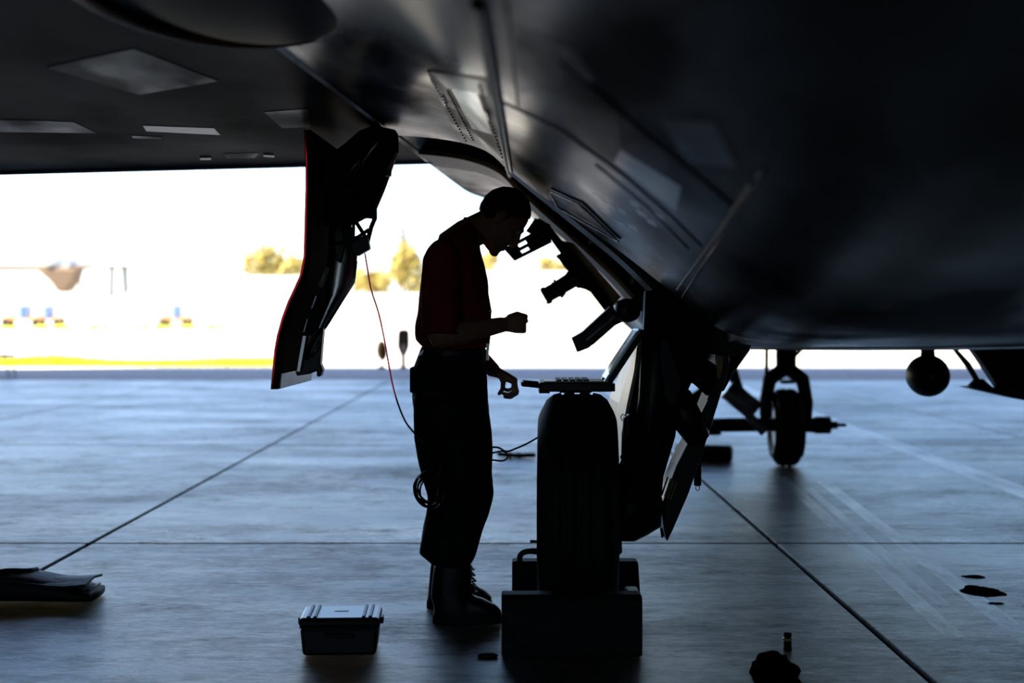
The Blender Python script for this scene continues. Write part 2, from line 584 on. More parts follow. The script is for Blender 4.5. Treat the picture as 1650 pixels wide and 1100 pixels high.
# ------------------------------------------------------------------ the jet
jet = empty('fighter_jet', (1.9, 6.0, 0.0))
tag(jet, 'dark grey twin-engine fighter jet parked on its landing gear with gear doors hanging open', 'aircraft')
AXS = 0.035
PROF = [(-0.55, 2.0), (-0.30, 1.968), (-0.12, 1.90), (-0.01, 1.79), (0.10, 1.69), (0.25, 1.56),
        (0.45, 1.38), (0.60, 1.22), (0.72, 1.09), (0.86, 1.02), (1.10, 0.997), (1.90, 0.99)]
XC = 1.9
def interp(tab, y):
    if y <= tab[0][0]: return tab[0][1]
    for (a, va), (b, vb) in zip(tab, tab[1:]):
        if y <= b:
            t = (y - a) / (b - a)
            return va + (vb - va) * t
    return tab[-1][1]
def zb(y): return interp([(-3, 1.62), (0, 1.45), (1.5, 1.30), (3, 1.165), (5, 1.083), (8, 0.992), (12, 0.98)], y)
def zw(y): return 2.0 + 0.035 * (y - 6.3)
def sec(s, y):
    i = min(int(s), len(PROF) - 2)
    t = s - i
    g = lambda k: Vector((*PROF[max(0, min(k, len(PROF) - 1))], 0))
    p0, p1, p2, p3 = g(i - 1), g(i), g(i + 1), g(i + 2)
    q = 0.5 * ((2 * p1) + (p2 - p0) * t + (2 * p0 - 5 * p1 + 4 * p2 - p3) * t * t + (3 * p1 - p0 - 3 * p2 + p3) * t ** 3)
    b, w = zb(y), zw(y)
    x, z = q.x, b + (q.y - 0.99) / 1.01 * (w - b)
    if y > 11.5:
        k = max(0.12, 1 - (y - 11.5) / 5.6)
        x = XC + (x - XC) * k
        z = 1.55 + (z - 1.55) * k
    return Vector((x + AXS * (y - 6), y, z))
def sec_n(s, y):
    a, b = sec(max(0, s - 0.05), y), sec(min(len(PROF) - 1, s + 0.05), y)
    return Vector((-(b.z - a.z), 0, b.x - a.x)).normalized()
def thick(name, rows, inner, m, parent=jet, smooth=True):
    """closed shell out of a grid and its inner copy"""
    nr, nc = len(rows), len(rows[0])
    vs_ = [p for r in rows for p in r] + [p for r in inner for p in r]
    o_ = nr * nc
    fs = []
    for i in range(nr - 1):
        for j in range(nc - 1):
            a = i * nc + j
            fs.append((a, a + 1, a + nc + 1, a + nc))
            fs.append((o_ + a, o_ + a + nc, o_ + a + nc + 1, o_ + a + 1))
    for i in range(nr - 1):
        a = i * nc
        fs.append((a, a + nc, o_ + a + nc, o_ + a))
        a = i * nc + nc - 1
        fs.append((a, o_ + a, o_ + a + nc, a + nc))
    for j in range(nc - 1):
        fs.append((j, o_ + j, o_ + j + 1, j + 1))
        a = (nr - 1) * nc + j
        fs.append((a, a + 1, o_ + a + 1, o_ + a))
    mb = MB().add(vs_, fs)
    o = mb.build(name, m, parent)
    if smooth:
        for p in o.data.polygons: p.use_smooth = True
        md = o.modifiers.new('edges', 'EDGE_SPLIT')
        md.split_angle = math.radians(35)
    return o, mb
AFT = [(0, 6.45), (1, 6.35), (2, 6.15), (3, 5.95), (4, 5.82), (5, 5.62), (6, 5.38), (7, 5.12), (8, 4.98), (9, 4.92)]
def strip(name, s0, s1, ns, y0f, y1f, ny, t, m, mirror=False):
    rows, inner = [], []
    for i in range(ns + 1):
        s = s0 + (s1 - s0) * i / ns
        r, q = [], []
        for j in range(ny + 1):
            y = y0f(s) + (y1f(s) - y0f(s)) * j / ny
            p = sec(s, y)
            n = sec_n(s, y)
            a, b = p, p + n * t
            if mirror:
                c = XC + AXS * (y - 6)
                a = Vector((2 * c - a.x, a.y, a.z)); b = Vector((2 * c - b.x, b.y, b.z))
            r.append(a); q.append(b)
        rows.append(r); inner.append(q)
    return thick(name, rows, inner, m)
C = lambda v: (lambda s: v)
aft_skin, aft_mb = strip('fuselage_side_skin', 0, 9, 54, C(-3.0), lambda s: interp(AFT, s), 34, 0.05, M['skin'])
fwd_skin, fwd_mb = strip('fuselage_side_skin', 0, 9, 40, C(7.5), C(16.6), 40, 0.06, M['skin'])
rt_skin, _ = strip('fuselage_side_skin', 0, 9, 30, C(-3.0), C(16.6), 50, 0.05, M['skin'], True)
# belly with the two flat halves
rows, inner = [], []
for i in range(17):
    s = 9 + 2.0 * i / 8 if i <= 8 else 9 + 2.0 * (16 - i) / 8
    r, q = [], []
    for j in range(60):
        y = -3 + 19.6 * j / 59
        p = sec(s, y)
        if i > 8:
            c = XC + AXS * (y - 6)
            p = Vector((2 * c - p.x, p.y, p.z))
        r.append(p); q.append(p + Vector((0, 0, 0.05)))
    rows.append(r); inner.append(q)
belly, belly_mb = thick('belly_skin', rows, inner, M['skin'])
# upper deck closing the hull
rows, inner = [], []
for i in range(25):
    u = i / 24
    r, q = [], []
    for j in range(40):
        y = -3 + 19.6 * j / 39
        a = sec(0, y)
        c = XC + AXS * (y - 6)
        half = c - a.x
        k = max(0.12, 1 - max(0, y - 11.5) / 5.6)
        x = a.x + 2 * half * u
        z = a.z + 0.95 * k * math.sin(math.pi * u) ** 0.7
        r.append(Vector((x, y, z))); q.append(Vector((x, y, z - 0.05 if 0 < i < 24 else z - 0.01)))
    rows.append(r); inner.append(q)
thick('upper_fuselage', rows, inner, M['skin'])

# wings: lower skin, upper skin, rounded leading edge flap as a part of its own
def wing_z(x, y, side=-1):
    xr = -0.55 + AXS * (y - 6)
    if side > 0:
        c = XC + AXS * (y - 6)
        x = 2 * c - x
    return zw(y) + 0.09 * (x - xr)
LE0, SWP = 8.62, 0.90
def wing(side):
    rows, inner, fr, fi = [], [], [], []
    for i in range(21):
        u = i / 20
        xo = 0.02 - 4.6 * u
        r, q, g, h = [], [], [], []
        yle = LE0 + SWP * xo
        yte = 0.4 + 0.30 * (-xo)
        for j in range(31):
            v = j / 30
            y = yte + (yle - 0.52 - yte) * v
            xr = -0.55 + AXS * (y - 6)
            x = xr + xo
            z = wing_z(x, y)
            th = 0.015 + 0.22 * math.sin(math.pi * min(1, 0.02 + 0.62 * v)) * (1 - 0.5 * u)
            if side > 0: x = 2 * (XC + AXS * (y - 6)) - x
            r.append(Vector((x, y, z))); q.append(Vector((x, y, z + th)))
        for j in range(9):
            v = j / 8
            y = yle - 0.50 + 0.50 * v
            xr = -0.55 + AXS * (y - 6)
            x = xr + xo
            z = wing_z(x, y)
            th0 = (0.015 + 0.22 * math.sin(math.pi * 0.64)) * (1 - 0.5 * u)
            th = max(0.004, th0 * math.sqrt(max(0, 1 - v ** 2)))
            lift = 0.35 * th0 * v ** 3
            if side > 0: x = 2 * (XC + AXS * (y - 6)) - x
            g.append(Vector((x, y, z + lift))); h.append(Vector((x, y, z + lift + th)))
        rows.append(r); inner.append(q); fr.append(g); fi.append(h)
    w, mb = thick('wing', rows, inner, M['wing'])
    MB().tube([p[-1] + Vector((0, 0.01, -0.004)) for p in rows], 0.011, 8).build('flap_highlight_strip', M['strip'], w, smooth=True)  # added pale tube paints the highlight along the flap gap
    f, fm = thick('leading_edge_flap', fr, fi, M['skin3'])  # lighter coat stands in for the highlight on the flap
    return mb, fm
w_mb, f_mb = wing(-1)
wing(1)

# ray casting on the finished skins, so that every hatch lies on its surface
def bvh_of(mbs):
    v, f = [], []
    for mb in mbs:
        n = len(v)
        v += mb.v
        f += [tuple(i + n for i in q) for q in mb.f]
    return BVHTree.FromPolygons(v, f)
TREE = bvh_of([aft_mb, fwd_mb, belly_mb, w_mb, f_mb])
def on_skin(px, py, off=0.0):
    o = Vector((0, 0, CAM_H))
    d = (P(px, py, 1.0) - o).normalized()
    h, n, i, dist = TREE.ray_cast(o, d)
    k = 0
    while h is None and k < 30:      # slide back onto the skin at an edge
        k += 1
        d = (P(px, py - 2 * k, 1.0) - o).normalized()
        h, n, i, dist = TREE.ray_cast(o, d)
    if h is None: return None
    if n.dot(d) > 0: n = -n
    return h + n * off
def panel(name, quad, m, t=0.0015, nu=10, nv=10, parent=jet):
    rows, inner = [], []
    for i in range(nu + 1):
        u = i / nu
        r, q = [], []
        for j in range(nv + 1):
            v = j / nv
            x = (quad[0][0] * (1 - u) + quad[1][0] * u) * (1 - v) + (quad[3][0] * (1 - u) + quad[2][0] * u) * v
            y = (quad[0][1] * (1 - u) + quad[1][1] * u) * (1 - v) + (quad[3][1] * (1 - u) + quad[2][1] * u) * v
            a = on_skin(x, y, t)
            b = on_skin(x, y, -0.0005)
            if a is None: return None
            r.append(a); q.append(b)
        rows.append(r); inner.append(q)
    return thick(name, rows, inner, m, parent)[0]
def skin_tube(name, pts, r, m, parent=jet, off=0.0, n=10):
    pp = []
    for (a, b) in zip(pts, pts[1:]):
        for k in range(n):
            t = k / n
            h = on_skin(a[0] + (b[0] - a[0]) * t, a[1] + (b[1] - a[1]) * t, off)
            if h is not None: pp.append(h)
    h = on_skin(*pts[-1], off)
    if h is not None: pp.append(h)
    if len(pp) > 1:
        return MB().tube(pp, r, 6).build(name, m, parent, smooth=True)

# hatches on the wing underside
for q, m in (([(75, 108), (215, 78), (352, 130), (225, 152)], 'skin2'),
             ([(0, 192), (118, 196), (156, 214), (0, 212)], 'skin2'),
             ([(230, 202), (345, 206), (355, 217), (236, 211)], 'skin3'),
             ([(212, 218), (262, 220), (258, 224), (214, 222)], 'skin2'),
             ([(425, 180), (496, 175), (500, 204), (455, 206)], 'skin2'),
             ([(360, 247), (418, 246), (410, 254), (365, 254)], 'skin2')):
    panel('access_panel', q, M[m])
for q in ([(322, 252.5), (340, 252.2), (340, 255.5), (323, 255.7)], [(424, 247.5), (441, 248.5), (442, 251.5), (425, 250.5)]):
    panel('vent_plate', q, M['white'], 0.006, 3, 3)
# serrated riveted panel beside the seam
sp = panel('riveted_panel', [(688, 113), (783, 128), (822, 262), (742, 232)], M['skin2'], 0.003, 12, 14)
for q, m in (([(693, 113), (783, 127), (788, 152), (722, 140)], 'skin3'),
             ([(728, 141), (770, 147), (795, 215), (762, 206)], 'skin')):
    panel('panel_patch', q, M[m], 0.0045, 8, 6, sp)
for q in ([(713, 153), (717, 153), (721, 167), (717, 167)], [(784, 176), (788, 177), (791, 190), (787, 190)]):
    panel('latch_plate', q, M['white'], 0.009, 2, 2, sp)
rv = MB()
for k in range(22):
    t = k / 21
    for (a, b) in (((698, 122), (752, 224)), ((776, 132), (812, 250)), ((724, 142), (764, 222))):
        h = on_skin(a[0] + (b[0] - a[0]) * t, a[1] + (b[1] - a[1]) * t, 0.009)
        if h is not None: rv.ell(h, ((0.004, 0, 0), (0, 0.004, 0), (0, 0, 0.004)), 6, 4)
o = rv.build('rivets', M['dark'], sp); o['kind'] = 'stuff'
# seam along the wing root with its ochre sealant bead, and fainter seams
skin_tube('seam_gap', [(770, 2), (788, 90), (806, 190), (822, 284)], 0.012, M['seal'], off=0.002)
skin_tube('sealant_bead', [(776, 2), (794, 90), (811, 190), (826, 284)], 0.006, M['brass'], off=0.004)
skin_tube('panel_seam', [(815, 5), (835, 170)], 0.003, M['seal'])
skin_tube('panel_seam', [(800, 160), (900, 205), (1010, 285), (1085, 350), (1130, 395)], 0.004, M['seal'])
skin_tube('panel_seam', [(905, 100), (1010, 190), (1100, 262), (1180, 330)], 0.004, M['seal'])
skin_tube('panel_seam', [(1235, 268), (1160, 385), (1092, 490)], 0.003, M['skin2'])
skin_tube('panel_seam', [(1215, 290), (1140, 400), (1070, 495)], 0.003, M['seal'])
skin_tube('panel_seam', [(960, 265), (1040, 330), (1110, 400)], 0.003, M['seal'])
# hatches on the fuselage side, some lightened to paint in its highlights
panel('access_panel', [(905, 100), (1000, 175), (1005, 232), (908, 150)], M['skin'], 0.0015)
panel('access_panel', [(828, 40), (925, 80), (960, 130), (838, 150)], M['skin2'], 0.001)
panel('access_panel', [(1000, 240), (1098, 300), (1090, 340), (990, 262)], M['skin3'], 0.0012)
panel('access_panel', [(1060, 190), (1150, 195), (1190, 270), (1110, 262)], M['skin2'], 0.0012)
ht = panel('latched_hatch', [(888, 302), (940, 325), (1001, 384), (902, 330)], M['skin2'], 0.005)
skin_tube('hatch_rim', [(888, 302), (940, 325), (1001, 384), (902, 330), (888, 302)], 0.003, M['steel'], ht, 0.014)
# stepped camouflage markings, flat paint patches
for (x, y) in ((955, 310), (974, 324), (992, 332), (1012, 320), (1024, 336), (1040, 350), (990, 352), (1010, 358), (1052, 340)):
    panel('paint_patch', [(x, y), (x + 14, y + 6), (x + 20, y + 16), (x + 5, y + 9)], M['skin3'], 0.0006, 3, 3)

# teardrop actuator fairing under the wing
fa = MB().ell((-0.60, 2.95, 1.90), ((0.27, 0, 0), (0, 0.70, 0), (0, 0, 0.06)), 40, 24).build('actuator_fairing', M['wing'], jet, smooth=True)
MB().tube([Vector((-0.60 + 0.285 * math.cos(a), 2.95 + 0.74 * math.sin(a), wing_z(-0.6 + .285 * math.cos(a), 2.95 + .74 * math.sin(a)) - 0.012)) for a in [math.pi * 2 * k / 48 for k in range(49)]], 0.013, 10).build('fairing_highlight', M['tan'], fa, smooth=True)  # tan ring paints the highlight on the fairing's lit edge

# wheel bay: liner box, ribs, rim strips
bay = MB()
for c, sz in (((0.2, 6.2, 2.36), (1.7, 2.7, 0.03)), ((-0.66, 7.0, 2.2), (0.03, 1.1, 0.3))):
    bay.box(c, sz)
ra = [Vector((0.875 + AXS * (y - 6), y, z)) for y, z in ((4.86, zb(4.86) + .03), (7.56, zb(7.56) + .03), (7.56, 2.36), (4.86, 2.36))]
bay.add(ra + [v + Vector((0.03, 0, 0)) for v in ra], [(0, 1, 2, 3), (7, 6, 5, 4), (0, 4, 5, 1), (1, 5, 6, 2), (2, 6, 7, 3), (3, 7, 4, 0)])
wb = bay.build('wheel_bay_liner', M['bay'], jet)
for yb in (4.86, 7.55):      # end bulkheads follow the section
    bp = [sec(k * 0.3, yb) + sec_n(k * 0.3, yb) * 0.045 for k in range(2, 31)]
    fv = [Vector((p.x, yb, p.z)) for p in bp] + [Vector((1.02, yb, 1.14)), Vector((1.02, yb, 2.36)), Vector((bp[0].x, yb, 2.36))]
    n = len(fv)
    MB().add(fv + [v + Vector((0, 0.02, 0)) for v in fv], [tuple(range(n)), tuple(range(2 * n - 1, n - 1, -1))] + [(i, i + n, (i + 1) % n + n, (i + 1) % n) for i in range(n)]).build('bay_bulkhead', M['bay'], jet)
# rim of the forward bay edge: tan colour paints in sun bounced off the ground
def rim(name, ss, y, w, drop, m, t=0.02):
    rows, inner = [], []
    for s in ss:
        p, nn = sec(s, y), sec_n(s, y)
        rows.append([p - nn * drop, p - nn * drop + Vector((0, -w, 0)) + nn * 0.012])
        inner.append([p - nn * drop + nn * t, p - nn * drop + Vector((0, -w, 0)) + nn * (0.012 + t)])
    return thick(name, rows, inner, m)[0]
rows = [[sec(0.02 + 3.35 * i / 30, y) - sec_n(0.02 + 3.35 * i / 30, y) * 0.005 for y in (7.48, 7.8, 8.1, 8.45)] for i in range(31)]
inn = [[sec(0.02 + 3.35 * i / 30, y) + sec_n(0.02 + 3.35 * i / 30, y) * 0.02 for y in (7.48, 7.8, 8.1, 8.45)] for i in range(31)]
thick('fillet_bounce_patch', rows, inn, M['tan'])  # tan colour puts ground-bounced sunlight onto the fillet skin
rim('bay_edge_bounce', [3.3 + 0.15 * k for k in range(24)], 7.52, 0.22, 0.02, M['tan'])
rim('bay_seal', [2.9 + 0.15 * k for k in range(38)], 5.9, 0.0001 + 0.10, 0.01, M['dark'])
for k in range(4):
    s = 4.2 + 1.1 * k
    p = sec(s, 7.2)
    MB().box(p + Vector((0.05, 0, 0.05)), (0.03, 0.55, 0.09)).build('bay_rib', M['bay'], wb)

# hanging frame and hydraulic hardware on the forward side of the bay
D1 = 6.9
hf = MB().plate([(868, 352), (884, 362), (908, 392), (940, 430), (985, 486), (1006, 510), (988, 512), (975, 500), (952, 470), (944, 466),
                 (930, 462), (928, 450), (910, 430), (902, 418), (896, 412), (904, 408), (890, 388), (872, 368), (852, 366)], D1, 0.10).build('bay_door_frame', M['bay'], jet, bevel=0.004)
MB().plate([(905, 388), (924, 392), (1000, 478), (990, 490), (960, 462)], D1 + 0.1, 0.05).build('frame_web', M['tan'], hf)
# comb of four rods with white clamp blocks
def rods(name, a, b, offs, r, d, m, parent):
    mb = MB()
    for (ox, oy) in offs:
        mb.tube([P(a[0] + ox, a[1] + oy, d), P(b[0] + ox, b[1] + oy, d)], r, 10)
    return mb.build(name, m, parent, smooth=False)
D2 = 6.75
LN = [((880, 366), (813, 402)), ((884, 377), (821, 410)), ((888, 388), (828, 418))]
man = MB().tube([P(*LN[0][0], D2), P(*LN[0][1], D2)], 0.0085, 10).build('hydraulic_rods', M['dark'], jet, smooth=True)
for a, b in LN[1:]:
    MB().tube([P(*a, D2), P(*b, D2)], 0.0085, 10).build('hydraulic_rod', M['dark'], man, smooth=True)
for a, b in LN:
    MB().tube([P(a[0] - 4, a[1] - 1, D2 - .022), P(b[0] + 38, b[1] - 22, D2 - .022)], 0.004, 8).build('hydraulic_pipe', M['tan'], man, smooth=True)
def on(l, t): return (l[0][0] + (l[1][0] - l[0][0]) * t, l[0][1] + (l[1][1] - l[0][1]) * t)
for A, B, t0_, t1_ in ((LN[0], LN[1], 0.52, 0.72), (LN[1], LN[2], 0.55, 0.75)):
    MB().plate([on(A, 0), on(A, t0_), on(B, t0_), on(B, 0)], D2 + .01, 0.02).build('rod_web', M['bay'], man)
    MB().plate([on(A, t1_), on(A, 1), on(B, 1), on(B, t1_)], D2 + .01, 0.02).build('rod_web', M['bay'], man)
MB().plate([(812, 401), (820, 397), (831, 417), (828, 419)], D2, 0.06).build('rod_end_block', M['dark'], man)
MB().plate([(862, 352), (886, 362), (892, 384), (876, 388), (848, 372)], D2 + 0.02, 0.08).build('manifold_body', M['bay'], man)
# single cylinder with ribbed end
cyd = (P(926, 448, D2) - P(876, 478, D2)).normalized()
cy = MB().lathe(P(880, 476, D2), cyd, [(-0.012, 0.030), (-0.008, 0.042), (0.01, 0.042), (0.012, 0.036), (0.05, 0.036), (0.052, 0.039), (0.06, 0.039), (0.062, 0.036), (0.15, 0.038), (0.19, 0.046)], 24).build('hydraulic_cylinder', M['dark'], jet, smooth=True)
for (x, y) in ((873, 465), (882, 488), (893, 452), (905, 478)):
    MB().tube([P(x, y, D2 - 0.02), P(x + 5, y + (5 if y < 470 else -6), D2)], 0.006, 8).build('bolt', M['steel'], cy)
MB().plate([(906, 448), (916, 436), (934, 432), (946, 462), (932, 464)], D2 + 0.03, 0.08).build('cylinder_bracket', M['bay'], cy)
# lower hinge block with rails
lb = MB().plate([(921, 544), (938, 534), (982, 494), (1004, 490), (1022, 500), (1016, 512), (990, 524), (948, 560), (930, 567)], D2 - 0.3, 0.10).build('hinge_block', M['dark'], jet, bevel=0.004)
for k in range(3):
    MB().tube([P(936 + k * 9, 540 + k * 7, D2 - 0.37), P(984 + k * 9, 500 + k * 6, D2 - 0.37)], 0.006, 8).build('hinge_rail', M['steel'] if k == 1 else M['dark'], lb)
MB().plate([(921, 544), (936, 536), (942, 556), (930, 567)], D2 - 0.34, 0.07).build('hinge_end_cap', M['black'], lb)
MB().lathe(P(1010, 500, D2 - 0.4), (0.2, -1, 0), [(-0.06, 0.05), (0.0, 0.055), (0.05, 0.05), (0.06, 0.03)], 20).build('hinge_knuckle', M['dark'], lb, smooth=True)

# big outboard main gear door, hanging below the wing root
D0, D9 = 5.8, 6.56
near = [(492, 209), (495, 264), (495, 305), (494, 340), (493, 380), (492, 414), (486, 444), (476, 466), (467, 485), (457, 512), (449, 540), (445, 562), (443, 582), (439, 627)]
curve = [P(x, y, D0) for x, y in near]
sh = Vector((AXS * 0.0, 0, 0))
def door_sheet(name, c0, mt, o0, t, y0, y1):
    rows = [[Vector((p.x + o0 + AXS * (y - D0), y, p.z)) for y in (y0, (y0 + y1) / 2, y1)] for p in c0]
    inn = [[Vector((p.x + o0 + t + AXS * (y - D0), y, p.z)) for y in (y0, (y0 + y1) / 2, y1)] for p in c0]
    return thick(name, rows, inn, mt)[0]
gd = door_sheet('main_gear_door', curve, M['bay'], 0.0, 0.022, D0, D9)
door_sheet('door_lower_skin', [curve[-2].lerp(curve[-1], t) for t in (0.45, 0.7, 0.97)], M['skin3'], 0.0225, 0.006, D0 + 0.02, D9 - 0.02)
MB().tube([p + Vector((-0.002, -0.004, 0)) for p in curve], 0.005, 6).build('edge_seal', M['redrub'], gd, smooth=True)
for (x, y, x2, y2) in ((507, 476, 500, 496), (493, 513, 487, 534)):
    MB().tube([P(x, y, 6.05), P(x2, y2, 6.05)], 0.008, 6).build('grab_slot', M['steel'], gd)
# retraction arm: cast silver link with its dark upper yoke
DA = 6.0
arm = MB().rings([(P(x, y, DA), Vector((w * DA / F, 0, 0)), Vector((0, 0.045, 0))) for x, y, w in ((548, 356, 18), (549, 375, 19), (551, 395, 21), (552, 414, 24), (549, 432, 24), (547, 448, 24), (545, 462, 23), (541, 476, 17), (533, 492, 13), (526, 508, 11), (518, 526, 9), (510, 545, 6))], 28, 2.2).build('door_link', M['steel'], jet, smooth=True)
MB().plate([(541, 372), (553, 370), (556, 400), (550, 425), (542, 420), (538, 395)], DA - 0.048, 0.012).build('link_web', M['dark'], arm, bevel=0.006)
MB().tube([P(527, 430, DA - 0.05), P(517, 462, DA - 0.05)], 0.013, 8).build('link_hook', M['link'], arm, smooth=True)
MB().tube([P(574, 420, DA - 0.05), P(570, 454, DA - 0.05), P(524, 528, DA - 0.05)], 0.006, 8).build('link_flange', M['steel'], arm, smooth=True)
yk = MB().plate([(512, 258), (536, 250), (560, 232), (580, 214), (604, 204), (640, 212), (641, 242), (632, 262), (626, 284), (618, 306), (606, 334), (601, 352), (588, 350), (566, 362), (530, 362), (524, 364), (524, 310)], DA + 0.03, 0.13).build('door_yoke', M['bay'], jet, bevel=0.008)
MB().tube([P(612, 222, DA - 0.06), P(606, 232, DA - 0.06), P(560, 294, DA - 0.06)], 0.010, 8).build('yoke_rod', M['steel'], yk, smooth=True)
MB().tube([P(592, 238, DA - 0.06), P(554, 291, DA - 0.06)], 0.006, 8).build('yoke_rod', M['steel'], yk, smooth=True)
MB().box(P(576, 265, DA - 0.065), (0.016, 0.012, 0.016)).build('red_tag', M['redlight'], yk)
for (x, y) in ((545, 313), (549, 309), (553, 306), (566, 308), (560, 302)):
    MB().ell(P(x, y, DA - 0.045), ((0.006, 0, 0), (0, 0.008, 0), (0, 0, 0.006)), 8, 6).build('rivet_head', M['steel'], yk)
MB().plate([(638, 244), (641, 246), (628, 284), (620, 282)], DA - 0.02, 0.03).build('hinge_cover', M['tan'], yk)
MB().plate([(620, 277), (631, 272), (630, 284), (620, 284)], DA - 0.06, 0.04).build('hinge_clip', M['black'], yk)
# webbing straps and the junction box they hold
bxj = MB().plate([(568, 390), (592, 378), (597, 401), (576, 413), (566, 402)], DA - 0.09, 0.07).build('junction_box', M['black'], jet, bevel=0.005)
MB().tube([P(529, 391, DA - 0.06), P(545, 392, DA - 0.07), P(560, 389, DA - 0.07), P(578, 381, DA - 0.08), P(594, 370, DA - 0.06)], 0.008, 8).build('strap', M['black'], bxj, smooth=True)
MB().tube([P(604, 338, DA - 0.02), P(604, 352, DA - 0.03), P(598, 366, DA - 0.05), P(592, 390, DA - 0.06)], 0.010, 8).build('strap', M['black'], bxj, smooth=True)
MB().tube([P(574, 358, DA - 0.05), P(584, 374, DA - 0.06), P(592, 388, DA - 0.06)], 0.009, 8).build('strap', M['black'], bxj, smooth=True)
MB().tube([P(570, 360, DA - 0.05), P(569, 392, DA - 0.06)], 0.007, 8).build('strap', M['black'], bxj, smooth=True)
# latch mechanism at the foot of the door
lt = MB().plate([(490, 541), (500, 540), (512, 530), (523, 526), (520, 560), (518, 585), (522, 594), (518, 606), (512, 606), (512, 597), (500, 602), (480, 605), (478, 598)], DA - 0.02, 0.07).build('door_latch', M['dark'], jet, bevel=0.005)
MB().plate([(489, 541), (494, 541), (484, 598), (479, 598)], DA - 0.075, 0.03).build('latch_rail', M['steel'], lt)
MB().tube([P(521, 527, DA - 0.08), P(508, 540, DA - 0.08), P(496, 562, DA - 0.08), P(494, 580, DA - 0.08)], 0.006, 8).build('latch_cable', M['black'], lt, smooth=True)
MB().plate([(497, 541), (503, 539), (499, 552)], DA - 0.06, 0.02).build('latch_tab', M['tan'], lt)
MB().tube([P(500, 575, DA - 0.07), P(508, 565, DA - 0.08), P(516, 548, DA - 0.07)], 0.005, 8).build('latch_lever', M['steel'], lt, smooth=True)

# ---- main landing gear
TX, TY, TR, TW = 0.251, 5.5, 0.449, 0.30
def tyre_profile(R, W, rim_r):
    h = W / 2
    return [(-h * 0.72, rim_r), (-h * 0.86, rim_r + 0.02), (-h * 0.98, rim_r + (R - rim_r) * 0.35), (-h, rim_r + (R - rim_r) * 0.55), (-h * 0.94, R - 0.075), (-h * 0.78, R - 0.03),
            (-h * 0.6, R - 0.009), (-h * 0.42, R - 0.003), (-h * 0.40, R - 0.010), (-h * 0.34, R - 0.010), (-h * 0.32, R - 0.001), (-0.012, R), (-0.009, R - 0.008),
            (0.009, R - 0.008), (0.012, R), (h * 0.32, R - 0.001), (h * 0.34, R - 0.010), (h * 0.40, R - 0.010), (h * 0.42, R - 0.003), (h * 0.6, R - 0.009),
            (h * 0.78, R - 0.03), (h * 0.94, R - 0.075), (h, rim_r + (R - rim_r) * 0.55), (h * 0.98, rim_r + (R - rim_r) * 0.35), (h * 0.86, rim_r + 0.02), (h * 0.72, rim_r)]
axd = Vector((1, -0.035, 0)).normalized()
ms = MB()
ms.plate([(1038, 470), (1085, 460), (1140, 500), (1132, 545), (1122, 590), (1090, 660), (1085, 700), (1066, 765), (1060, 830), (1048, 842), (1020, 845), (1002, 850), (994, 846), (992, 762), (1003, 745), (1004, 700), (1012, 655), (1026, 590), (1037, 540)], TY + 0.02, 0.16)
strut = ms.build('main_gear_strut', M['bay'], jet, bevel=0.02)
ty = MB().lathe((TX, TY, TR), axd, tyre_profile(TR, TW, 0.23), 64).build('tyre', M['rubber'], strut, smooth=True)
MB().lathe((TX, TY, TR), axd, [(-0.10, 0.05), (-0.095, 0.12), (-0.07, 0.20), (-0.10, 0.225), (-0.10, 0.235), (0.10, 0.235), (0.10, 0.20), (0.14, 0.15), (0.17, 0.09)], 40).build('wheel_hub', M['steel'], strut)
MB().lathe((TX + 0.13, TY, TR), axd, [(0, 0.10), (0.03, 0.125), (0.09, 0.125), (0.14, 0.10), (0.19, 0.07)], 32).build('brake_housing', M['dark'], strut, smooth=True)
MB().tube([P(1064, 470, TY - 0.1), P(1052, 640, TY - 0.1), P(1032, 800, TY - 0.08)], [0.06, 0.055, 0.05], 16).build('strut_piston', M['dark'], strut, smooth=True)
MB().plate([(1005, 672), (1014, 666), (1014, 700), (1004, 706)], TY - 0.05, 0.06).build('sensor_box', M['black'], strut, bevel=0.003)
MB().tube([P(1010, 670, TY - 0.05), P(1003, 667, TY - 0.06), P(1000, 672, TY - 0.06), P(1003, 678, TY - 0.05)], 0.002, 6).build('sensor_wire', M['black'], strut)
for (x, y) in ((1003, 736), (1006, 746), (996, 777), (1006, 795)):
    MB().ell(P(x, y, TY - 0.09), ((0.009, 0, 0), (0, 0.012, 0), (0, 0, 0.010)), 10, 8).build('fitting', M['steel'], strut, smooth=True)
MB().plate([(1060, 545), (1075, 550), (1098, 620), (1084, 655), (1072, 640)], TY - 0.14, 0.03).build('brake_line_guard', M['dark'], strut)
MB().tube([P(1098, 575, TY), P(1140, 600, TY + 0.05), P(1150, 625, TY + 0.1)], [0.05, 0.045, 0.035], 12).build('torque_link', M['dark'], strut, smooth=True)
MB().tube([P(1090, 640, TY), P(1110, 680, TY + 0.02), P(1125, 705, TY + 0.05)], [0.06, 0.06, 0.05], 12).build('torque_link', M['dark'], strut, smooth=True)
MB().tube([P(1078, 655, TY - 0.12), P(1078, 630, TY - 0.13), P(1084, 600, TY - 0.13)], 0.004, 6).build('brake_line', M['steel'], strut)
MB().plate([(992, 866), (1001, 866), (1002, 888), (996, 894), (990, 890)], TY + 0.05, 0.05).build('tow_lug', M['dark'], strut, bevel=0.003)
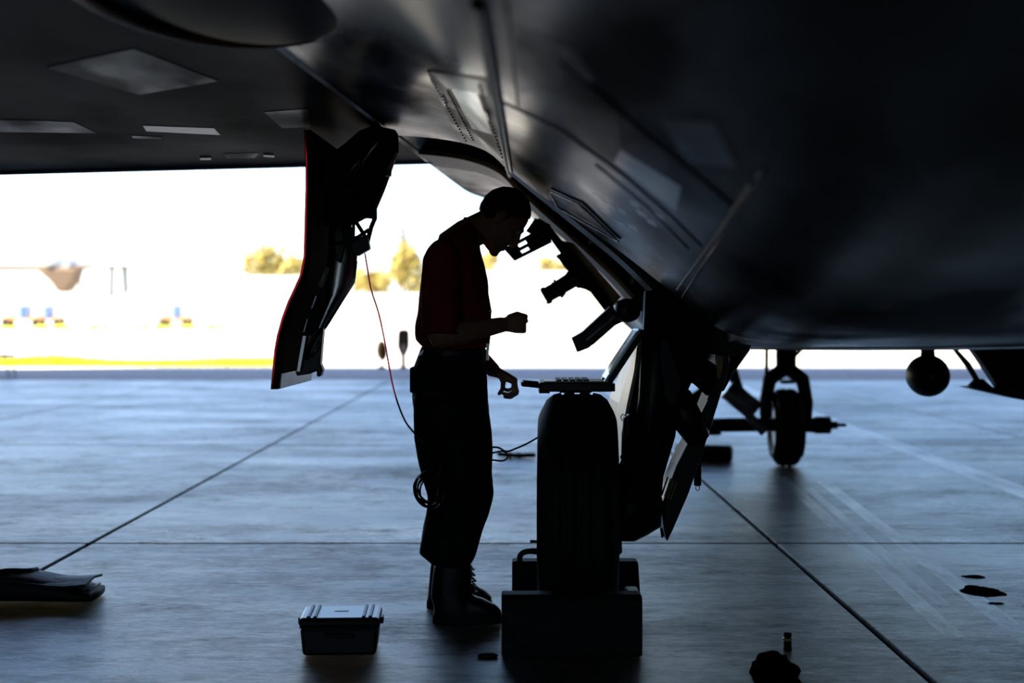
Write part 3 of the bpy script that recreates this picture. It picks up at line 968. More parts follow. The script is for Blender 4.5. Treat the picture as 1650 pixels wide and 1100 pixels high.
# slim inboard door hanging at a slant, with its row of stiffeners
DI = 5.65
ind = MB().plate([(1146, 570), (1168, 566), (1168, 592), (1150, 650), (1128, 720), (1104, 790), (1078, 850), (1070, 866), (1066, 850), (1060, 812), (1066, 795), (1085, 745), (1118, 680), (1142, 620), (1148, 596)], DI, 0.22).build('inboard_gear_door', M['dark'], jet, bevel=0.006)
for k in range(6):
    a = (1119 + k * 3.6, 690 - k * 1.0); b = (1141 + k * 3.0, 645 - k * 1.5)
    MB().tube([P(a[0], a[1], DI - 0.115), P(b[0], b[1], DI - 0.115)], 0.0035, 6).build('stiffener', M['steel'], ind)
for k in range(4):
    a = (1066 + k * 5, 798 + k * 2); b = (1076 + k * 5.0, 768 + k * 2.5)
    MB().tube([P(a[0], a[1], DI - 0.115), P(b[0], b[1], DI - 0.115)], 0.004, 6).build('stiffener', M['tan'], ind)
MB().plate([(1156, 572), (1166, 574), (1164, 596), (1158, 612), (1152, 604)], DI - 0.115, 0.02).build('hinge_plate', M['tan'], ind, bevel=0.004)
MB().plate([(1060, 810), (1066, 800), (1070, 815), (1064, 822)], DI - 0.115, 0.02).build('hinge_plate', M['tan'], ind, bevel=0.003)
MB().tube([P(1165, 590, DI - 0.1), P(1138, 680, DI - 0.115), P(1122, 725, DI - 0.115)], 0.005, 6).build('door_trim', M['steel'], ind)
MB().tube([P(1068, 850, DI - 0.02), P(1067, 866, DI - 0.02)], [0.012, 0.004], 8).build('door_tip', M['dark'], ind)
# struts and brackets above the slim door
db = MB().tube([P(1200, 560, 5.9), P(1172, 600, 5.8), P(1160, 625, 5.75)], [0.024, 0.022, 0.02], 10).build('door_brace', M['dark'], jet, smooth=True)
MB().tube([P(1140, 560, 5.8), P(1150, 578, 5.78), P(1140, 605, 5.75)], 0.02, 10).build('brace_arm', M['dark'], db, smooth=True)
MB().plate([(1118, 512), (1170, 530), (1212, 552), (1206, 562), (1196, 572), (1182, 568), (1176, 580), (1166, 566), (1150, 570), (1140, 582), (1130, 576)], 5.8, 0.04).build('brace_bracket', M['dark'], db, bevel=0.003)  # bracket enlarged as a dark plate to shade a lit spot behind
MB().plate([(1090, 580), (1108, 570), (1132, 604), (1150, 622), (1142, 640), (1118, 618), (1096, 612)], 5.6, 0.08).build('brace_knuckle', M['bay'], db, bevel=0.008)
# hanging pin with its tether
pin = MB().tube([P(1124, 715, 5.7), P(1124, 782, 5.7)], [0.016, 0.015], 10).build('safety_pin', M['black'], jet)
MB().tube([P(1124, 782, 5.7) + Vector((0.008 * math.sin(a), 0, -0.010 + 0.010 * math.cos(a))) for a in [2 * math.pi * k / 12 for k in range(13)]], 0.002, 6).build('pin_ring', M['steel'], pin)
# pale inner face of the forward gear door, turned towards the open side
fv = [P(1030, 530, 6.0), P(1014, 660, 6.0), P(1000, 745, 6.0)]
bv = [P(1026, 532, 6.9), P(982, 640, 6.9), P(972, 735, 6.9)]
rows = [[fv[i].lerp(bv[i], t) for t in (0, .5, 1)] for i in range(3)]
inn = [[p + Vector((0.03, 0, 0)) for p in r] for r in rows]
fg = thick('forward_gear_door', rows, inn, M['white'], jet, False)[0]
MB().tube([p + Vector((0.006, -0.006, 0)) for p in fv], 0.007, 8).build('door_edge', M['white'], fg)

# ---- nose landing gear
NX, NY, NR = 2.16, 11.25, 0.305
ns = MB().tube([(NX, NY, 1.15), (NX, NY, 0.72)], [0.085, 0.08], 18).build('nose_gear_strut', M['dark'], jet, smooth=True)
MB().lathe((NX, NY, NR), axd, tyre_profile(NR, 0.235, 0.16), 48).build('tyre', M['rubber'], ns, smooth=True)
MB().lathe((NX, NY, NR), axd, [(-0.10, 0.03), (-0.085, 0.08), (-0.09, 0.155), (-0.08, 0.165), (0.08, 0.165), (0.09, 0.155), (0.085, 0.08), (0.11, 0.05)], 32).build('wheel_hub', M['steel'], ns)
fk = MB()
for s in (-1, 1):
    fk.tube([(NX, NY, 0.78), (NX + s * 0.13, NY, 0.68), (NX + s * 0.165, NY, 0.5), (NX + s * 0.15, NY, NR)], [0.06, 0.06, 0.05, 0.05], 12)
fk.build('wheel_fork', M['dark'], ns, smooth=True)
MB().box((NX, NY - 0.06, 0.665), (0.11, 0.04, 0.03)).build('data_plate', M['white'], ns)
MB().tube([(NX - 0.15, NY, 1.12), (NX - 0.155, NY, 0.66)], 0.016, 8).build('steering_line', M['black'], ns)
MB().tube([(NX + 0.20, NY, 1.12), (NX + 0.16, NY, 0.96), (NX + 0.06, NY, 0.86)], 0.018, 8).build('steering_line', M['black'], ns)
tb = MB().tube([(NX - 0.60, NY - 0.05, 0.325), (NX - 0.05, NY - 0.05, 0.33)], 0.055, 12).build('axle_bar', M['dark'], ns, smooth=True)
MB().lathe((NX + 0.10, NY - 0.05, 0.325), (1, 0, 0), [(0, 0.055), (0.11, 0.06), (0.12, 0.068), (0.235, 0.068), (0.245, 0.03), (0.29, 0.03), (0.295, 0.014), (0.36, 0.014)], 16).build('axle_stub', M['dark'], ns)
dr = MB().tube([P(1172, 626, NY - 0.1), P(1216, 662, NY - 0.1)], 0.085, 18).build('drag_brace', M['link'], ns, smooth=True)
MB().tube([P(1208, 672, NY - 0.1), P(1232, 696, NY - 0.1)], 0.04, 14).build('drag_brace_piston', M['link'], ns, smooth=True)
MB().tube([P(1100, 655, NY - 0.1), P(1150, 622, NY - 0.1)], 0.05, 12).build('drag_brace_arm', M['dark'], ns, smooth=True)
MB().tube([P(1160, 560, NY), P(1180, 600, NY), P(1196, 640, NY)], [0.05, 0.05, 0.03], 12).build('drag_brace_arm', M['dark'], ns, smooth=True)
MB().tube([P(1150, 680, NY), P(1150, 700, NY)], 0.06, 10).build('brace_foot', M['dark'], ns)
nd = MB().box((NX - 0.55, NY + 0.2, 1.0), (0.03, 0.9, 0.30)).build('nose_gear_door', M['dark'], jet, bevel=0.004)

# ---- round belly pod on its short neck
pc = P(1495, 605, 8.0)
pod = MB().ell(pc, ((0.118, 0, 0), (0, 0.16, 0), (0, 0, 0.118)), 32, 20).build('belly_pod', M['dark'], jet, smooth=True)
MB().lathe((pc.x, pc.y, pc.z + 0.08), (0, 0, 1), [(0, 0.05), (0.02, 0.042), (0.08, 0.036), (0.13, 0.04)], 20).build('pod_neck', M['dark'], pod, smooth=True)
MB().box((pc.x, pc.y, pc.z + 0.198), (0.26, 0.16, 0.010)).build('pod_mount', M['dark'], pod)
for s in (-1, 1):
    MB().tube([(pc.x + s * 0.115, pc.y, pc.z + 0.197), (pc.x + s * 0.115, pc.y, pc.z + 0.178)], 0.008, 8).build('mount_bolt', M['black'], pod)
# ---- starboard gear door with its prop rod
sd = MB().plate([(1562, 560), (1660, 556), (1720, 650), (1650, 640), (1605, 624), (1584, 592)], 8.3, 0.10).build('starboard_gear_door', M['dark'], jet, bevel=0.006)
MB().plate([(1556, 624), (1580, 622), (1605, 624), (1720, 646), (1720, 656), (1640, 643)], 8.2, 0.30).build('door_foot', M['skin2'], sd, bevel=0.004)
MB().tube([P(1538, 562, 8.2), P(1560, 588, 8.2), P(1574, 612, 8.2)], [0.012, 0.018, 0.016], 10).build('prop_rod', M['dark'], sd, smooth=True)
MB().plate([(1562, 620), (1572, 610), (1582, 610), (1598, 624), (1564, 625)], 8.2, 0.06).build('rod_bracket', M['dark'], sd, bevel=0.003)

# ------------------------------------------------------------------ the person
DP = 5.68
SP = DP / F
def H(px, py, dy=0.0):
    return Vector(((px - 825) * SP, DP + dy, CAM_H + (505 - py) * SP))
person = empty('person', (H(735, 505).x, DP, 0))
tag(person, 'person in dark red T-shirt and black trousers standing head bowed over the laptop', 'person')

def xring(py, back, front, hd, dy=0.0, tilt=0.0):
    c = H((back + front) / 2, py, dy)
    return (c, Vector(((front - back) / 2 * SP, 0, tilt)), Vector((0, hd, 0)))

def seg_rings(mb, pts, rads, seg=16):
    """limb: tube with rounded ends"""
    pts = [Vector(p) for p in pts]
    d0 = (pts[0] - pts[1]).normalized()
    d1 = (pts[-1] - pts[-2]).normalized()
    pp = [pts[0] + d0 * rads[0] * 0.8] + pts + [pts[-1] + d1 * rads[-1] * 0.8]
    rr = [rads[0] * 0.5] + list(rads) + [rads[-1] * 0.5]
    mb.tube(pp, rr, seg)

body = MB()
# head, pitched well forward
PIT = math.radians(50)
U = Vector((math.sin(PIT), 0, math.cos(PIT)))      # towards the crown
Fv = Vector((math.cos(PIT), 0, -math.sin(PIT)))    # where the face points
S = Vector((0, 1, 0))
HC = H(809, 353)
def hp(u, f, s=0.0): return HC + U * u + Fv * f + S * s
body.ell(hp(0.025, -0.012), (Fv * 0.098, S * 0.076, U * 0.100), 28, 18)
body.ell(hp(-0.035, 0.030), (Fv * 0.066, S * 0.062, U * 0.085), 24, 16)
body.ell(hp(-0.090, 0.050), (Fv * 0.046, S * 0.046, U * 0.032), 20, 12)       # jaw
body.ell(hp(-0.108, 0.078), (Fv * 0.022, S * 0.024, U * 0.018), 14, 10)       # chin
body.ell(hp(0.030, 0.072), (Fv * 0.024, S * 0.056, U * 0.014), 16, 10)        # brow
for s in (-1, 1):
    body.ell(hp(-0.015, 0.060, s * 0.038), (Fv * 0.024, S * 0.020, U * 0.018), 12, 8)  # cheekbone
    body.ell(hp(-0.002, -0.008, s * 0.079), (Fv * 0.020, S * 0.009, U * 0.032), 14, 10)  # ear
    body.ell(hp(-0.012, -0.002, s * 0.083), (Fv * 0.014, S * 0.006, U * 0.020), 12, 8)
body.tube([hp(0.020, 0.086), hp(0.000, 0.098), hp(-0.030, 0.112)], [0.008, 0.010, 0.014], 10)   # nose
body.ell(hp(-0.036, 0.104), (Fv * 0.014, S * 0.018, U * 0.010), 12, 8)
body.ell(hp(-0.062, 0.092), (Fv * 0.012, S * 0.024, U * 0.007), 12, 8)        # lips
body.ell(hp(-0.076, 0.090), (Fv * 0.012, S * 0.021, U * 0.007), 12, 8)
# neck and torso under the shirt
seg_rings(body, [H(728, 400), H(752, 378), H(785, 362)], [0.075, 0.064, 0.062])
body.rings([xring(385, 715, 768, .12), xring(400, 700, 770, .17), xring(430, 692, 774, .19), xring(481, 684, 778, .17), xring(540, 682, 776, .15), xring(600, 676, 772, .16), xring(650, 680, 775, .15)], 24)
# arms
near_sh, near_el, near_wr = H(714, 420, -.20), H(714, 541, -.275), H(812, 522, -.20)
far_sh, far_el, far_wr = H(720, 420, .20), H(728, 540, .25), H(795, 600, .17)
seg_rings(body, [near_sh, near_sh.lerp(near_el, .5), near_el], [0.06, 0.052, 0.045])
seg_rings(body, [near_el, near_el.lerp(near_wr, .35), near_wr], [0.044, 0.044, 0.029])
seg_rings(body, [far_sh, far_sh.lerp(far_el, .5), far_el], [0.06, 0.052, 0.045])
seg_rings(body, [far_el, far_el.lerp(far_wr, .35), far_wr], [0.044, 0.044, 0.030])
# legs inside the trousers
for s, hx, kx, ax_ in ((-1, 728, 744, 732), (1, 722, 736, 718)):
    seg_rings(body, [H(hx, 620, s * .09), H(kx, 775, s * .11), H(ax_, 940, s * .13)], [0.085, 0.06, 0.045])

def hand(mb, wr, fwd, nrm, thumb, curls, spread=0.0, scale=1.0):
    """palm with four fingers curling towards nrm and a thumb leaving its side"""
    f, n, t = Vector(fwd).normalized(), Vector(nrm).normalized(), Vector(thumb).normalized()
    k = scale
    mb.rings([(wr - f * .01, t * .027 * k, n * .021 * k), (wr + f * .02 * k, t * .032 * k, n * .019 * k), (wr + f * .055 * k, t * .040 * k, n * .017 * k),
              (wr + f * .085 * k, t * .042 * k, n * .014 * k), (wr + f * .095 * k, t * .038 * k, n * .010 * k)], 18, 2.6)
    lens = [(.040, .025, .020), (.045, .029, .022), (.042, .027, .021), (.033, .021, .018)]
    for i in range(4):
        off = (.031 - .0205 * i) * k
        p = wr + f * (.088 - .004 * abs(i - 1)) * k + t * off
        ang = 0.0
        pts = [p - f * .015 * k]
        rad = [.0095 * k]
        pts.append(p); rad.append(.0098 * k)
        for j in range(3):
            ang += math.radians(curls[i][j])
            dvec = f * math.cos(ang) + n * math.sin(ang) + t * (spread * (1.5 - i))
            p = p + dvec.normalized() * lens[i][j] * k
            pts.append(p); rad.append((.0092, .0084, .0074)[j] * k)
        seg_rings(mb, pts, rad, 10)
    tp = wr + f * .022 * k + t * .028 * k
    return tp, f, n, t

fist = [(72, 92, 62), (78, 95, 62), (82, 95, 62), (86, 95, 60)]
tp, f, n, t = hand(body, near_wr, (1, 0, 0.04), (0, 1, 0), (0, 0, 1), fist, 0, 0.92)
seg_rings(body, [tp, tp + f * .032 + t * .012 + n * .012, tp + f * .058 + t * .004 + n * .032, tp + f * .064 - t * .012 + n * .048], [.013, .0115, .0105, .009], 10)
rel = [(48, 62, 34), (55, 68, 36), (60, 70, 38), (64, 72, 38)]
tp, f, n, t = hand(body, far_wr, (0.86, 0, -0.42), (-0.42, 0, -0.86), (0, -1, 0), rel, 0.0, 1.1)
seg_rings(body, [tp, tp + f * .030 + t * .008 + n * .022, tp + f * .040 + n * .050, tp + f * .036 - t * .006 + n * .074], [.013, .0115, .0105, .0085], 10)
bm_ = remesh(body, 0.0042, 3)
put('body', bm_, M['flesh'], person, smooth=True)
for s in (-1, 1):
    MB().ell(hp(0.012, 0.082, s * 0.031), (Fv * .010, S * .013, U * .010), 12, 8).build('eye', M['eyew'], person, smooth=True)
# short cropped hair: cap over crown, back and temples
vs_, fs = [], []
NU, NV = 40, 26
for i in range(NV + 1):
    ph = math.pi * i / NV
    for k in range(NU):
        w = 2 * math.pi * k / NU
        d = Vector((math.sin(ph) * math.cos(w), math.sin(ph) * math.sin(w), math.cos(ph)))
        r = 1.0 + 0.035 * noise.noise(d * 14) 
        vs_.append(hp(0.025, -0.012) + Fv * (d.x * .1025 * r) + S * (d.y * .0800 * r) + U * (d.z * .1055 * r))
def keep(i, k):
    ph = math.pi * (i + .5) / NV; w = 2 * math.pi * (k + .5) / NU
    fx, uz = math.sin(ph) * math.cos(w), math.cos(ph)
    return uz > (-0.62 if fx < -0.25 else -0.62 + (fx + 0.25) * 1.15)
for i in range(NV):
    for k in range(NU):
        if keep(i, k):
            k2 = (k + 1) % NU
            fs.append((i * NU + k, (i + 1) * NU + k, (i + 1) * NU + k2, i * NU + k2))
me = bpy.data.meshes.new('hair')
me.from_pydata([tuple(v) for v in vs_], [], fs)
bm = bmesh.new(); bm.from_mesh(me)
bmesh.ops.remove_doubles(bm, verts=bm.verts, dist=1e-5)
bmesh.ops.delete(bm, geom=[v for v in bm.verts if not v.link_faces], context='VERTS')
bm.to_mesh(me); bm.free()
ho = put('hair', me, M['hair'], person, smooth=True)
sm = ho.modifiers.new('depth', 'SOLIDIFY'); sm.thickness = 0.012; sm.offset = -1

# T-shirt: torso, both sleeves, collar
sh_ = MB()
sh_.rings([xring(360, 747, 768, .060), xring(368, 735, 771, .10), xring(375, 722, 772, .13), xring(382, 710, 773, .155), xring(390, 700, 774, .178), xring(398, 693, 775, .192), xring(408, 688, 776, .200), xring(420, 684, 778, .205),
           xring(450, 679, 785, .200), xring(481, 675, 788, .192), xring(510, 672, 790, .188), xring(535, 669, 789, .188), xring(547, 669, 788, .186), xring(556, 676, 786, .178), xring(561, 682, 784, .168)], 32, 2.4)
for a, b in ((near_sh, near_el), (far_sh, far_el)):
    v = (b - a)
    sh_.tube([a + Vector((.022, 0, .075)), a + Vector((.018, 0, .058)), a + Vector((.012, 0, .03)), a + Vector((.004, 0, -.01)), a.lerp(b, .4), a.lerp(b, .80), a.lerp(b, .98)], [0.02, 0.045, 0.062, 0.072, 0.074, 0.073, 0.072], 20)
shm = remesh(sh_, 0.008, 5)
for v in shm.vertices:     # soft cloth folds
    c = v.co
    k = noise.noise(Vector((c.x * 7, c.y * 7, c.z * 14))) * 0.006
    v.co = c + v.normal * k
put('t_shirt', shm, M['shirt'], person, smooth=True)
col = [H(766, 371) + Vector((math.cos(a) * .040, math.sin(a) * .068, math.cos(a) * -.045)) for a in [2 * math.pi * k / 24 for k in range(25)]]
MB().tube(col, 0.009, 8).build('collar', M['shirt'], person, smooth=True)
cuf = MB()
v = (near_el - near_sh).normalized()
cuf.tube([near_sh.lerp(near_el, .955), near_sh.lerp(near_el, .99)], [0.0755, 0.0755], 20)
cuf.build('sleeve_hem', M['shirt'], person)

# trousers with belt, cargo pocket and bloused hems
tr = MB()
tr.rings([xring(556, 680, 785, .165), xring(575, 673, 783, .172), xring(600, 664, 782, .180), xring(625, 663, 785, .185), xring(655, 666, 790, .188), xring(690, 672, 792, .180)], 32, 2.4)
tr.rings([xring(640, 667, 786, .10, -.09), xring(670, 667, 791, .100, -.095), xring(705, 669, 794, .098, -.10), xring(750, 679, 796, .094, -.105), xring(793, 690, 796, .090, -.11),
          xring(825, 689, 789, .086, -.115), xring(850, 686, 779, .084, -.12), xring(872, 680, 772, .085, -.125), xring(884, 678, 769, .086, -.125), xring(893, 690, 765, .072, -.13), xring(900, 698, 761, .062, -.13)], 24, 2.3)
tr.rings([xring(640, 667, 784, .10, .09), xring(670, 667, 788, .100, .095), xring(705, 668, 790, .098, .10), xring(750, 679, 792, .094, .105), xring(793, 688, 790, .090, .11),
          xring(825, 686, 781, .086, .115), xring(850, 681, 770, .084, .12), xring(872, 675, 762, .085, .125), xring(884, 674, 758, .086, .125), xring(893, 686, 752, .072, .13), xring(900, 694, 748, .062, .13)], 24, 2.3)
trm = remesh(tr, 0.009, 4)
for v in trm.vertices:
    c = v.co
    k = noise.noise(Vector((c.x * 6, c.y * 6, c.z * 10))) * 0.008
    v.co = c + v.normal * k
put('trousers', trm, M['trouser'], person, smooth=True)
MB().rings([xring(563, 678, 786, .176), xring(571, 674, 786, .178)], 32, 2.4).build('belt', M['black'], person)
bev(MB().box(H(742, 735, -.205), (0.15, 0.03, 0.19)).build('cargo_pocket', M['trouser'], person), 0.012)
bev(MB().box(H(742, 700, -.212), (0.155, 0.03, 0.05)).build('pocket_flap', M['trouser'], person), 0.010)
# back-pocket bulge seen at the hip
bev(MB().box(H(668, 610, -.06), (0.022, 0.12, 0.10)).build('hip_pouch', M['trouser'], person), 0.008)
# boots
def boot(hx, tx, sx, dy, ztop):
    b = MB()
    b.rings([xring(898, sx - 24, sx + 36, .058, dy), xring(925, sx - 28, sx + 34, .056, dy), xring(948, sx - 30, sx + 36, .054, dy), xring(968, hx + 2, sx + 48, .054, dy), xring(980, hx, sx + 60, .052, dy), xring(985, hx, sx + 62, .05, dy)], 24, 2.4)
    L_ = tx - hx
    b.rings([(H(hx + 4, 974, dy), Vector((0, .038, 0)), Vector((0, 0, .028))), (H(hx + L_ * .25, 968, dy), Vector((0, .045, 0)), Vector((0, 0, .044))),
             (H(hx + L_ * .5, 965, dy), Vector((0, .050, 0)), Vector((0, 0, .050))), (H(hx + L_ * .72, 969, dy), Vector((0, .055, 0)), Vector((0, 0, .042))),
             (H(hx + L_ * .9, 974, dy), Vector((0, .050, 0)), Vector((0, 0, .030))), (H(tx - 1, 978, dy), Vector((0, .030, 0)), Vector((0, 0, .016)))], 20, 2.4)
    o = put('boot', remesh(b, 0.007, 4), M['boot'], person, smooth=True)
    sole = MB()
    out = []
    for k in range(28):
        w = 2 * math.pi * k / 28
        x = (hx + tx) / 2 + L_ / 2 * math.copysign(abs(math.cos(w)) ** .75, math.cos(w))
        wd = .047 + .009 * math.sin(math.pi * min(1, max(0, (x - hx) / L_)) * 1.2 - .5)
        out.append(H(x, 991, dy + wd * math.copysign(abs(math.sin(w)) ** .8, math.sin(w))))
    lo = [Vector((p.x, p.y, 0.001)) for p in out]
    hi = [Vector((p.x, p.y, 0.030)) for p in out]
    sole.add(lo + hi, [tuple(range(27, -1, -1)), tuple(range(28, 56))] + [(i, (i + 1) % 28, (i + 1) % 28 + 28, i + 28) for i in range(28)])
    sole.build('boot_sole', M['rubber'], o)
    la = MB()
    for k in range(6):
        yy = 905 + k * 9
        la.tube([H(sx + 33 + k * 1.5, yy, dy - .03), H(sx + 38 + k * 1.5, yy + 2, dy), H(sx + 33 + k * 1.5, yy, dy + .03)], .004, 6)
    la.build('bootlaces', M['black'], o)
boot(700, 809, 727, -.14, 0)
boot(684, 792, 718, .14, 0)
# badge on its lanyard in front of the chest
ly = MB().tube([H(776, 425, -.12), H(786, 470, -.10), H(791, 500, -.06), H(789, 545, -.05), H(786, 572, -.05), H(783, 590, -.05)], .004, 6).build('lanyard', M['black'], person)
MB().box(H(790.5, 501, -.06), (.012, .02, .008)).build('lanyard_clip', M['white'], ly)
MB().box(H(786, 566, -.06), (.010, .03, .065)).build('badge', M['steel'], ly)

# ------------------------------------------------------------------ laptop on the tyre
DL = TY
zt = TR * 2 + 0.002
x0, x1 = P(868, 0, DL).x, P(984, 0, DL).x
lap = empty('rugged_laptop', ((x0 + x1) / 2, DL, zt))
tag(lap, 'rugged grey laptop standing open on top of the main wheel tyre', 'laptop')
bs = MB().box(((x0 + x1) / 2, DL, zt + 0.023), (x1 - x0, 0.25, 0.036)).build('laptop_base', M['dark'], lap, bevel=0.006)
MB().box(((x0 + x1) / 2, DL, zt + 0.0025), (0.12, 0.20, 0.005)).build('base_foot', M['rubber'], lap)
MB().box((x0 + .02, DL, zt + 0.004), (0.04, 0.20, 0.012)).build('battery_door', M['black'], lap)
MB().box(((x0 + x1) / 2 - .005, DL, zt + 0.0425), (x1 - x0 - .05, 0.22, 0.004)).build('keyboard_deck', M['white'], lap)
kb = MB()
for i in range(5):
    for j in range(12):
        kb.box((x0 + 0.075 + i * .026, DL - .095 + j * .0175, zt + 0.0475), (.019, .014, .006))
kk = kb.build('keys', M['black'], lap); kk['kind'] = 'stuff'
hnd = MB()
hx = P(842, 0, DL).x
hnd.tube([(x0 + .01, DL - .09, zt + .025), (hx, DL - .08, zt + .032), (hx, DL + .08, zt + .032), (x0 + .01, DL + .09, zt + .025)], .009, 8)
hnd.build('carry_handle', M['black'], lap)
hg = Vector((x1 - 0.022, DL, zt + .046))
ang = math.atan2(90, 60)
dv = Vector((math.cos(ang), 0, math.sin(ang)))
nv_ = Vector((-dv.z, 0, dv.x))
R_ = Matrix((dv, Vector((0, 1, 0)), nv_)).transposed()
scr = MB().box(hg + dv * .118 - nv_ * .010, (.236, .25, .022), R_).build('screen_lid', M['dark'], lap, bevel=0.005)
MB().box(hg + dv * .118 + nv_ * .004, (.228, .242, .010), R_).build('screen_bezel', M['steel'], scr, bevel=0.002)
MB().box(hg + dv * .125 + nv_ * .0100, (.19, .21, .003), R_).build('display', M['screen'], scr)
for s in (-1, 1):
    MB().lathe(hg + Vector((0, s * .09, -.004)), (0, 1, 0), [(-.02, .010), (.02, .010)], 14).build('hinge', M['steel'], lap)
MB().box((x1 + .004, DL, zt + .02), (.012, .20, .030)).build('rear_connector_block', M['black'], lap, bevel=0.002)

# ------------------------------------------------------------------ wheel chocks
def chock(yc, xl, xr, h, depth, direction, label):
    """wedge with a flat outer face, slope against the tyre"""
    e = empty('wheel_chock', ((xl + xr) / 2, yc, 0))
    tag(e, label, 'chock')
    prof = [(-depth / 2, 0.001), (depth / 2, 0.001), (depth / 2, 0.035), (depth * .05, h * .92), (-depth * .05, h), (-depth / 2 + .015, h), (-depth / 2, h - .02)]
    prof = [(direction * a, b) for a, b in prof]
    n_ = len(prof)
    A = [Vector((xl, yc + a, b)) for a, b in prof]
    B = [Vector((xr, yc + a, b)) for a, b in prof]
    MB().add(A + B, [tuple(range(n_)), tuple(range(2 * n_ - 1, n_ - 1, -1))] + [(i, i + n_, (i + 1) % n_ + n_, (i + 1) % n_) for i in range(n_)]).build('chock_block', M['rubber'], e, bevel=0.008)
    return e
nxl, nxr = P(808, 0, 5.02).x, P(1034, 0, 5.02).x
near_ch = chock(5.095, nxl, nxr, 0.215, 0.22, 1, 'large black rubber wheel chock wedged behind the main tyre, beside the boots')
bev(MB().box((nxr - .02, 5.20, .10), (.05, .10, .198)).build('end_plate', M['black'], near_ch), .01)
fxl, fxr = P(825, 0, 5.95).x, P(1027, 0, 5.95).x
far_ch = chock(5.90, fxl, fxr, 0.175, 0.22, -1, 'black wheel chock with looped rope handle in front of the main tyre')
hp_ = [P(838, 908, 5.92), P(838, 895, 5.92), P(846, 889, 5.92), P(858, 888, 5.92), P(872, 892, 5.92), P(880, 908, 5.92)]
MB().tube(catmull(hp_, 5), .012, 8).build('rope_handle', M['black'], far_ch, smooth=True)
for (x, y) in ((860, 872), (861, 885)):
    MB().tube([P(x - 6, y, 6.0), P(x + 12, y, 6.0)], .006, 8).build('reflective_stud', M['steel'], far_ch)
# third chock lying ahead, near the nose gear
c0 = G(1150, 742)
tc = empty('wheel_chock', (c0.x, c0.y, 0))
tag(tc, 'long black chock lying on the concrete between main gear and nose wheel', 'chock')
Rz = Matrix.Rotation(math.radians(-14), 3, 'Z')
bev(MB().box((c0.x - .08, c0.y, .06), (.46, .16, .118), Rz).build('chock_block', M['rubber'], tc), .02)
bev(MB().box(Vector((c0.x - .08, c0.y, .118)) , (.44, .06, .02), Rz).build('chock_ridge', M['rubber'], tc), .006)

# ------------------------------------------------------------------ communication cord
cord = empty('ground_cord', H(690, 780, -.25))
tag(cord, 'thin red and black cord running from door junction box to the coil on the leg', 'cord')
red = catmull([P(588, 408, 5.91), P(592, 432, 5.9), P(598, 466, 5.86), P(610, 504, 5.8), P(619, 545, 5.76), P(627, 590, 5.7), P(634, 625, 5.66), P(643, 655, 5.6), P(654, 680, 5.55), P(668, 698, 5.46)], 6)
MB().tube(red[:40], .0035, 6).build('red_lead', M['redrub'], cord, smooth=True)
MB().tube(red[39:] + catmull([red[-1], P(690, 720, 5.40), P(712, 750, 5.38), P(700, 770, 5.38)], 5)[1:], .0038, 6).build('black_lead', M['black'], cord, smooth=True)
cc = H(697, 776, -.26)
for k in range(7):
    a0 = random.uniform(-.25, .25); rx = random.uniform(.040, .060); rz = random.uniform(.050, .068)
    oc = cc + Vector((random.uniform(-.012, .02), -.006 * k, random.uniform(-.012, .012)))
    loop = []
    for j in range(29):
        w = 2 * math.pi * j / 28
        x = math.cos(w) * rx; z = math.sin(w) * rz
        loop.append(oc + Vector((x * math.cos(a0) - z * math.sin(a0) * .6, .02 * math.sin(w * 2), z * math.cos(a0) + x * math.sin(a0))))
    MB().tube(loop, .0038, 6).build('cord_coil', M['black'], cord, smooth=True)
lp = catmull([P(770, 735, 5.35), P(796, 729, 5.38), P(812, 727, 5.38), P(818, 735, 5.38), P(811, 742, 5.38), P(796, 741, 5.38), P(775, 738, 5.35), P(790, 722, 5.35), P(803, 721, 5.37), P(816, 727, 5.38), P(832, 722, 5.36), P(850, 714, 5.42), P(869, 703, 5.5)], 6)
MB().tube(lp, .0036, 6).build('front_loop', M['black'], cord, smooth=True)

# ------------------------------------------------------------------ things on the floor
# hard case
q0 = G(550, 1046)
cs = empty('hard_case', (q0.x, q0.y, 0))
tag(cs, 'small black hard-shell equipment case with ribbed lid standing on the concrete', 'case')
Rc = Matrix.Rotation(math.radians(2.5), 3, 'Z')
def cb(name, off, size, m, parent, b=0.004):
    return bev(MB().box(q0 + Rc @ Vector(off), size, Rc).build(name, m, parent), b)
bd = MB()
w0, w1, dd = 0.128, 0.137, 0.105
vv = [Rc @ Vector((sx * w, sy * (dd - (0.006 if z == 0 else 0)), z)) + q0 for z, w in ((0.002, w0), (0.10, w1)) for sx, sy in ((-1, -1), (1, -1), (1, 1), (-1, 1))]
bd.add(vv, [(0, 3, 2, 1), (4, 5, 6, 7), (0, 1, 5, 4), (1, 2, 6, 5), (2, 3, 7, 6), (3, 0, 4, 7)])
bev(bd.build('case_body', M['black'], cs), .012)
cl_ = cb('case_lid', (0, 0, .118), (.282, .222, .034), M['gloss'], cs, .012)
for x in (-.108, -.085, .085, .108):
    cb('lid_rib', (x, 0, .137), (.012, .205, .008), M['black'], cl_, .003)
cb('lid_label', (0, .02, .1355), (.05, .025, .002), M['white'], cl_, .0005)
for x in (-.145, .145):
    cb('latch', (x, 0, .108), (.012, .05, .024), M['black'], cs, .003)
cb('case_handle', (0, -.118, .075), (.10, .014, .016), M['black'], cs, .005)
cb('lid_seam', (0, 0, .101), (.279, .219, .003), M['rubber'], cs, .001)

